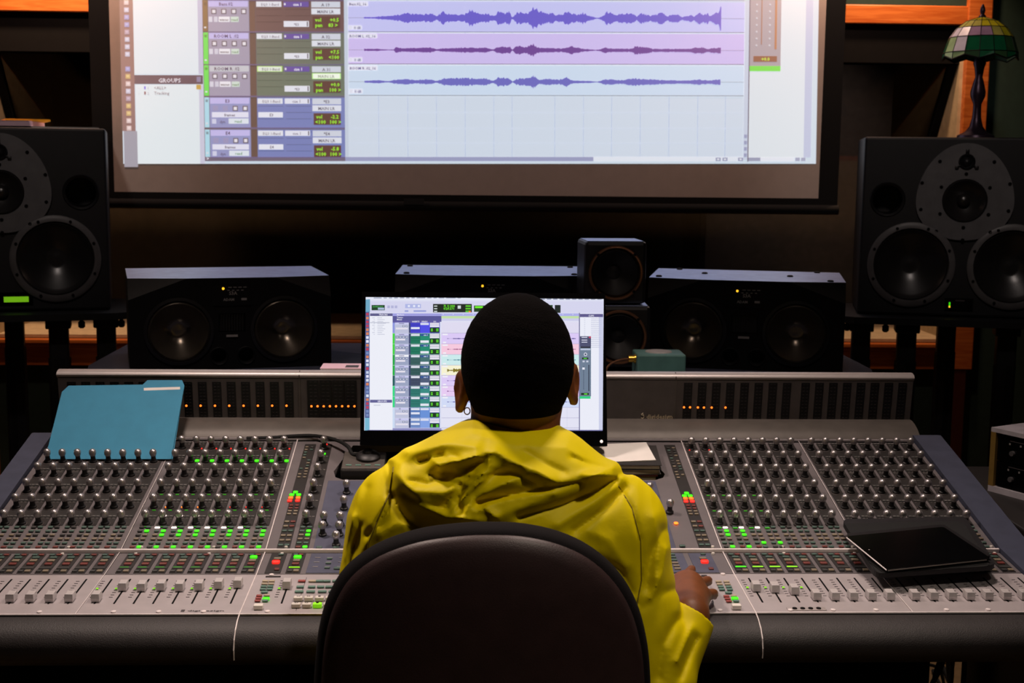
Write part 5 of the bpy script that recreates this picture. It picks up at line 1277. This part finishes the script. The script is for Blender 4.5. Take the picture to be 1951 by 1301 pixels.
# right hand resting on the silver plate, fingers bent
HR = {'palm': [(1298, 1150, .040), (1318, 1143, .038)],
      'f': [[(1281, 1126, .040), (1272, 1098, .036), (1270, 1084, .010)], [(1300, 1112, .047), (1312, 1092, .036), (1318, 1084, .010)],
            [(1322, 1118, .045), (1346, 1107, .033), (1355, 1106, .009)], [(1336, 1136, .038), (1358, 1131, .027), (1366, 1134, .009)]],
      't': [(1285, 1172, .032), (1266, 1152, .022), (1258, 1132, .012)]}
def hand_sdf(p, W, H, flip=None):
    g = lambda q: flip(Qp(*q)) if flip else Qp(*q)
    kn = [g(f_[0]) for f_ in H['f']]
    d = sd_cap(p, W, (kn[1]+kn[2])/2, .027, .026)
    for k in range(3): d = smin(d, sd_cap(p, kn[k], kn[k+1], .0145, .0145), .010)
    for k in kn: d = smin(d, sd_cap(p, W, k, .024, .0140), .012)
    for f_ in H['f']:
        a, b_, c = [g(q) for q in f_]
        d = smin(d, np.minimum(sd_cap(p, a, b_, .0105, .0094), sd_cap(p, b_, c, .0092, .0078)), .006)
    a, b_, c = [g(q) for q in H['t']]
    d = smin(d, np.minimum(sd_cap(p, a, b_, .0135, .0110), sd_cap(p, b_, c, .0108, .0088)), .008)
    return d
sx = float(wrL[0]+wrR[0])
def flipL(q): return np.array([sx-q[0], q[1], q[2]], f32)
hipL, hipR = np.array([-.09, 1.95, .54], f32), np.array([.13, 1.95, .54], f32)
knL, knR = np.array([-.16, 2.36, .54], f32), np.array([.20, 2.36, .54], f32)
anL, anR = np.array([-.16, 2.32, .10], f32), np.array([.20, 2.32, .10], f32)
neck0, neck1 = A(984, 790, 2.0), A(972, 905, 1.975)
chest = A(968, 1075, 1.98); belly = A(962, 1310, 1.95)
def head_sdf(p):
    d = sd_ell(p, Hc, (.0815, .098, .101))
    d = smin(d, sd_ell(p, Hc+np.array([0, .035, -.075], f32), (.064, .072, .078)), .03)      # jaw and face
    d = smin(d, sd_ell(p, Hc+np.array([0, .085, -.035], f32), (.050, .030, .060)), .02)
    for s in (-1, 1):
        e = Hc+np.array([s*.030, .100, -.012], f32)
        d = np.maximum(d, -(np.linalg.norm(p-e, axis=1)-.013))                                    # eye sockets
        d = smin(d, np.linalg.norm(p-(e+np.array([0, -.006, 0], f32)), axis=1)-.0125, .003)
        ec = Hc+np.array([s*.0860, .004, -.038], f32) + np.array([0, 0, .006*s], f32)             # ears
        q = p-ec; ca, sa = math.cos(.42*s), math.sin(.42*s)
        qq = np.stack([q[:, 0]*ca-q[:, 1]*sa, q[:, 0]*sa+q[:, 1]*ca, q[:, 2]], 1).astype(f32)
        ear = sd_ell(qq, (0, 0, 0), (.0085, .021, .032)); ear = np.maximum(ear, -sd_ell(qq, (s*.010, .002, .002), (.008, .013, .021)))
        ear = smin(ear, np.linalg.norm(qq-np.array([0, .006, -.030], f32), axis=1)-.0075, .006)
        d = smin(d, ear, .006)
    d = smin(d, sd_cap(p, Hc+np.array([0, .108, -.015], f32), Hc+np.array([0, .124, -.045], f32), .007, .012), .010)   # nose
    d = smin(d, sd_cap(p, Hc+np.array([-.018, .107, -.077], f32), Hc+np.array([.018, .107, -.077], f32), .007, .007), .005)
    d = smin(d, sd_cap(p, Hc+np.array([-.016, .106, -.088], f32), Hc+np.array([.016, .106, -.088], f32), .006, .006), .005)
    return smin(d, sd_cap(p, neck0, neck1, .059, .070), .03)
def body_sdf(p):
    d = head_sdf(p)
    d = smin(d, sd_ell(p, chest, (.165, .100, .215)), .04); d = smin(d, sd_ell(p, belly, (.150, .105, .19)), .05)
    d = smin(d, sd_cap(p, shL, shR, .050, .050), .04)
    for s_, e_, w_, fl in ((shL, elL, wrL, flipL), (shR, elR, wrR, None)):
        d = smin(d, sd_cap(p, s_, e_, .048, .040), .02); d = smin(d, sd_cap(p, e_, w_, .040, .0265), .01)
        d = smin(d, hand_sdf(p, w_, HR, fl), .006)
    for h_, k_, a_ in ((hipL, knL, anL), (hipR, knR, anR)):
        d = smin(d, sd_cap(p, h_, k_, .075, .052), .03); d = smin(d, sd_cap(p, k_, a_, .050, .034), .01)
        d = smin(d, sd_cap(p, a_+np.array([0, -.02, -.055], f32), a_+np.array([0, .15, -.072], f32), .030, .022), .015)
    return d
soft('body', body_sdf, (-.36, 1.74, .0), (.42, 2.60, 1.36), .0044, 'skin', per, 1)
def hair_sdf(p):
    d = sd_ell(p, Hc, (.0815, .098, .101)); d = smin(d, sd_cap(p, neck0+np.array([0, -.004, .03], f32), neck1, .054, .062), .03)-.0052
    q = p-Hc
    line = np.minimum(q[:, 2]+.092, q[:, 2]+.045-np.clip((q[:, 1]-.0)*1.1, -.03, .2))             # nape, temples, forehead
    return np.maximum(d-.0006*wob(p, 420, 2), -line)
soft('hair', hair_sdf, Hc+np.array([-.11, -.13, -.12]), Hc+np.array([.11, .13, .13]), .0030, 'hair', per, 1)
er = MB(); ep = A(890, 783, 1.985); er.tube([(ep[0]+.0045*math.cos(a), ep[1]+.002*math.sin(a), ep[2]+.0050*math.sin(a)) for a in [i*math.pi/8 for i in range(16)]], .0009, 6, True); er.build('earring', 'gold', per, True)

# yellow jacket with its hood bunched on the back
def seg2(px, py, pts):
    d = np.full(len(px), 1e9, f32)
    for (x0, y0), (x1, y1) in zip(pts[:-1], pts[1:]):
        bx_, by_ = x1-x0, y1-y0; t = np.clip(((px-x0)*bx_+(py-y0)*by_)/(bx_*bx_+by_*by_), 0, 1); d = np.minimum(d, np.hypot(px-x0-t*bx_, py-y0-t*by_))
    return d
def poly2(px, py, pts):
    d = seg2(px, py, pts+[pts[0]]); ins = np.zeros(len(px), bool); n = len(pts)
    for i in range(n):
        (x0, y0), (x1, y1) = pts[i], pts[(i+1) % n]
        c = (y0 > py) != (y1 > py); ins ^= c & (px < (x1-x0)*(py-y0)/((y1-y0) if y1 != y0 else 1e-6)+x0)
    return np.where(ins, -d, d)
HOOD = [(741, 876), (752, 930), (785, 972), (845, 1003), (925, 1012), (985, 990), (1085, 952), (1184, 910), (1140, 872), (1085, 832), (990, 830), (900, 806), (830, 832), (775, 850)]
FOLDS = [  # polyline in the photograph's pixels, height in metres, half width in pixels
 ([(838, 884), (895, 872), (945, 860), (972, 878), (1018, 896), (1062, 920), (1112, 914), (1168, 890)], .015, 13),
 ([(756, 905), (790, 936), (845, 940), (900, 918), (938, 888)], .012, 17),
 ([(775, 862), (845, 846), (905, 852)], .010, 12),
 ([(880, 985), (902, 952), (950, 925), (1005, 905)], .010, 9),
 ([(800, 960), (850, 985), (905, 990)], .008, 10),
 ([(840, 900), (880, 902), (925, 872)], -.012, 8),
 ([(800, 880), (835, 868), (870, 872)], -.008, 6),
 ([(820, 905), (850, 915), (880, 925)], -.006, 6),
 ([(912, 955), (965, 945), (1040, 930), (1105, 918)], -.013, 9),
 ([(930, 905), (975, 900), (1015, 918)], -.010, 8),
 ([(990, 986), (1070, 962), (1130, 938), (1190, 900)], -.010, 7),
 ([(1062, 1000), (1118, 966), (1176, 926)], .007, 10),
 ([(1095, 1012), (1150, 972), (1192, 930)], -.008, 7),
 ([(880, 978), (872, 955), (880, 930)], -.007, 6),
 ([(905, 975), (925, 968), (945, 985)], .008, 7),
 ([(742, 885), (745, 940), (770, 985), (800, 1010)], -.008, 6),
 ([(748, 945), (728, 985), (700, 1020)], -.005, 6),
 ([(735, 955), (712, 1000)], .004, 10),
 ([(700, 930), (684, 985), (676, 1040)], -.003, 8),
 ([(672, 985), (660, 1040), (652, 1090)], .006, 10),
 ([(725, 1020), (755, 1000), (790, 1000)], .004, 10),
 ([(1172, 916), (1204, 968), (1220, 1030), (1222, 1105), (1214, 1150)], -.0042, 4),
 ([(1246, 985), (1256, 1040), (1250, 1100)], .006, 14),
 ([(1225, 1158), (1262, 1128), (1300, 1120)], -.003, 8),
 ([(1262, 1010), (1240, 1060), (1232, 1120)], -.006, 9),
 ([(1120, 1010), (1160, 1030), (1190, 1075)], .004, 12),
 ([(1290, 1180), (1262, 1230), (1255, 1290)], -.006, 9),
 ([(850, 868), (872, 880), (905, 868), (930, 876)], .006, 5),
 ([(822, 872), (838, 890), (836, 905)], .006, 5),
 ([(870, 898), (905, 905), (935, 900)], .006, 5),
 ([(862, 975), (890, 940), (930, 905)], .006, 4),
 ([(850, 960), (875, 925), (905, 900)], -.006, 4),
 ([(930, 962), (985, 948), (1055, 938)], .005, 5),
 ([(780, 915), (815, 922), (852, 912)], -.006, 5),
 ([(770, 940), (808, 962), (850, 968)], -.006, 5),
 ([(1090, 870), (1125, 885), (1160, 892)], -.006, 5),
 ([(1110, 905), (1150, 905), (1184, 908)], .006, 5),
 ([(1000, 860), (1040, 885), (1075, 900)], -.005, 7),
 ([(715, 1005), (690, 1050), (672, 1100)], .003, 8),
 ([(690, 1000), (670, 1060), (662, 1110)], -.004, 5),
 ([(1140, 1060), (1180, 1085), (1205, 1130)], -.004, 6),
 ([(1270, 1045), (1262, 1090), (1240, 1140)], .005, 7),
 ([(1318, 1195), (1305, 1225), (1290, 1260)], .006, 7),
 ([(1326, 1215), (1312, 1250), (1296, 1290)], -.007, 6),
]
def jacket_base(p):
    d = sd_ell(p, chest+np.array([0, -.002, 0], f32), (.196, .126, .240)); d = smin(d, sd_ell(p, belly, (.190, .145, .24)), .06)
    d = smin(d, sd_cap(p, shL, shR, .070, .070), .05)
    col = A(972, 900, 1.985)
    d = smin(d, sd_cap(p, col, shL+np.array([.03, 0, .005], f32), .070, .066), .04); d = smin(d, sd_cap(p, col, shR+np.array([-.03, 0, .0], f32), .070, .066), .04)
    for s_, e_, w_ in ((shL, elL, wrL), (shR, elR, wrR)):
        cuff = e_+(w_-e_)*f32(.93)
        d = smin(d, sd_cap(p, s_, e_, .070, .063), .03); 
        ax_ = (w_-e_)/np.linalg.norm(w_-e_); fa = sd_cap(p, e_, w_+ax_*f32(.02), .060, .037)
        fa = np.maximum(np.maximum(fa, (p-w_)@ax_-f32(.002)), -sd_cap(p, cuff, w_+ax_*f32(.05), .0325, .0325))
        d = smin(d, fa, .008)
    return d
def jacket_sdf(p):
    d = jacket_base(p)
    near = np.abs(d) < .06
    if near.any():
        q = p[near]; px, py = project(q); px = px.astype(f32); py = py.astype(f32)
        wgt = np.clip((2.07-q[:, 1])/.05, 0, 1)
        hh = .017*np.clip((14-poly2(px, py, HOOD))/34, 0, 1)**1.0
        for pts, am, wd_ in FOLDS: dd = seg2(px, py, pts)/wd_; hh = hh+am*(.45*np.exp(-(dd/1.2)**2)+.65*np.exp(-dd*1.15))
        hh = hh*wgt
        st_ = np.array([1.0, .6, .45], f32)
        hh = hh+.0020*(.5-np.abs(wob(q*st_, 34, 5))*1.6)+.0012*(.5-np.abs(wob(q*st_, 85, 8))*1.6)
        d[near] = d[near]-hh
    # open neck, open cuffs, hem
    d = np.maximum(d, -sd_cap(p, neck0+np.array([0, .015, .06], f32), neck1+np.array([0, .015, .035], f32), .074, .060))
    d = np.maximum(d, .50-p[:, 2])
    return d
jk = soft('jacket', jacket_sdf, (-.36, 1.74, .49), (.44, 2.26, 1.17), .0031, 'jacket_yellow', per, 1)
def on_jacket(pts):
    pts = np.array(pts, float); D = np.array([ray(x, y) for x, y in pts]); t = np.full(len(pts), 1.5)
    for _ in range(60): t = t+jacket_sdf((CAM+D*t[:, None]).astype(f32))*.7
    return CAM+D*(t-.0012)[:, None]
for line in ([(1172, 916), (1204, 968), (1220, 1030), (1222, 1105), (1212, 1160), (1206, 1220)], [(750, 890), (742, 940), (722, 985), (704, 1030), (695, 1080)]):
    dn = [tuple(np.array(line[i])*(1-k/5)+np.array(line[i+1])*(k/5)) for i in range(len(line)-1) for k in range(5)]
    MB().tube([tuple(q) for q in on_jacket(dn)], .0014, 6).build('raglan_seam', 'jacket_seam', jk)
def trouser_sdf(p):
    d = sd_ell(p, np.array([.02, 1.95, .56], f32), (.185, .145, .12))
    for h_, k_, a_ in ((hipL, knL, anL), (hipR, knR, anR)):
        d = smin(d, sd_cap(p, h_, k_, .092, .070), .03); d = smin(d, sd_cap(p, k_, a_, .069, .056), .02)
    return np.maximum(d+.002*wob(p, 50, 3), .10-p[:, 2])
soft('trousers', trouser_sdf, (-.30, 1.76, .07), (.34, 2.48, .70), .008, 'trouser_navy', per, 1)
for a_ in (anL, anR):
    def shoe_sdf(p, a_=a_): return np.maximum(smin(sd_cap(p, a_+np.array([0, -.025, -.05], f32), a_+np.array([0, .16, -.066], f32), .045, .034), sd_cap(p, a_, a_+np.array([0, -.005, -.05], f32), .048, .046), .03), .0005-p[:, 2])
    soft('shoe', shoe_sdf, a_+np.array([-.07, -.10, -.11]), a_+np.array([.07, .24, .07]), .007, 'shoe_black', per, 1)

# ------------------------------------------------------------------ office chair
CY = 1.700
OUT = [(592, 1360), (594, 1290), (602, 1215), (620, 1150), (655, 1090), (712, 1044), (790, 1012), (870, 998), (935, 995), (1000, 999), (1068, 1016), (1130, 1048), (1182, 1098), (1218, 1160), (1238, 1230), (1246, 1300), (1246, 1370), (1236, 1440), (1200, 1500), (1110, 1540), (920, 1552), (730, 1540), (636, 1500), (602, 1430)]
O3 = [atY(x, y, CY+.028) for x, y in OUT]; ccx = sum(p[0] for p in O3)/len(O3); ccz = sum(p[2] for p in O3)/len(O3)
chr_ = thing('office_chair', 'dark padded office chair with rounded back, occupied by the seated person', 'chair', (float(ccx), 1.93, 0), world=True)
dense = []
def crom(pts, n=4):
    k = len(pts); out = []
    for i in range(k):
        p0, p1, p2, p3 = [np.array(pts[(i+j-1) % k], float) for j in range(4)]
        for q in range(n):
            t = q/n; out.append(.5*((2*p1)+(p2-p0)*t+(2*p0-5*p1+4*p2-p3)*t*t+(3*p1-p0-3*p2+p3)*t**3))
    return out
dense = crom([(p[0], p[2]) for p in O3], 4)
def pillow(name, outl, rings, m):
    """rings: (scale, y offset); concave towards the sitter"""
    b = MB(); n = len(outl); vs = []; fs = []
    for s, y in rings:
        for x, z in outl:
            xx, zz_ = ccx+(x-ccx)*s, ccz+(z-ccz)*s
            vs.append((xx, CY+y+.035*((xx-ccx)/.22)**2-.01, zz_))
    for k in range(len(rings)-1):
        for i in range(n): j = (i+1) % n; fs.append((k*n+i, k*n+j, (k+1)*n+j, (k+1)*n+i))
    vs.append((ccx, CY+rings[0][1]-.01, ccz)); c0 = len(vs)-1; vs.append((ccx, CY+rings[-1][1]-.01, ccz)); c1 = len(vs)-1
    for i in range(n): j = (i+1) % n; fs.append((c0, j, i)); fs.append((c1, (len(rings)-1)*n+i, (len(rings)-1)*n+j))
    b.add(vs, fs); return b.build(name, m, chr_, True, 70)
pillow('back_cushion', dense, [(.2, .010), (.5, .010), (.80, .010), (.90, .008), (.965, .012), (.99, .022), (1.0, .036), (.985, .052), (.94, .064), (.85, .072), (.6, .070), (.3, .068)], 'chair_fabric')
pillow('back_shell', dense, [(.2, -.016), (.5, -.015), (.70, -.010), (.84, -.006), (.915, .001), (.945, .007), (.950, .013), (.945, .018), (.5, .016)], 'chair_plastic')
b = MB(); b.box((float(ccx), 1.955, .468), (.48, .46, .085), .035); b.build('seat', 'chair_fabric', chr_, True)
b = MB(); b.tube(bez_path([(float(ccx), 1.80, .405), (float(ccx), 1.70, .42), (float(ccx), 1.655, .50), (float(ccx), 1.665, .68)]), .028, 10); b.build('back_arm', 'black_plastic', chr_, True)
b = MB(); b.lathe([(.028, .10), (.028, .40), (.07, .405), (.07, .425)], (float(ccx), 1.955, 0), n=16); b.build('gas_column', 'black_plastic', chr_, True)
for k in range(5):
    a = k*2*math.pi/5+.3; ex, ey = float(ccx)+.30*math.cos(a), 1.955+.30*math.sin(a)
    b = MB(); b.tube([(float(ccx), 1.955, .115), (ex, ey, .078)], [.030, .018], 8); l = b.build('base_leg', 'black_plastic', chr_, True)
    b = MB(); b.lathe([(.027, -.020), (.029, -.012), (.029, .012), (.027, .020)], (ex, ey, .0292), 'X', 14); b.build('castor', 'rubber', l, True)
    b = MB(); b.tube([(ex, ey, .055), (ex, ey, .085)], .009, 8); b.build('castor_stem', 'black_plastic', l)
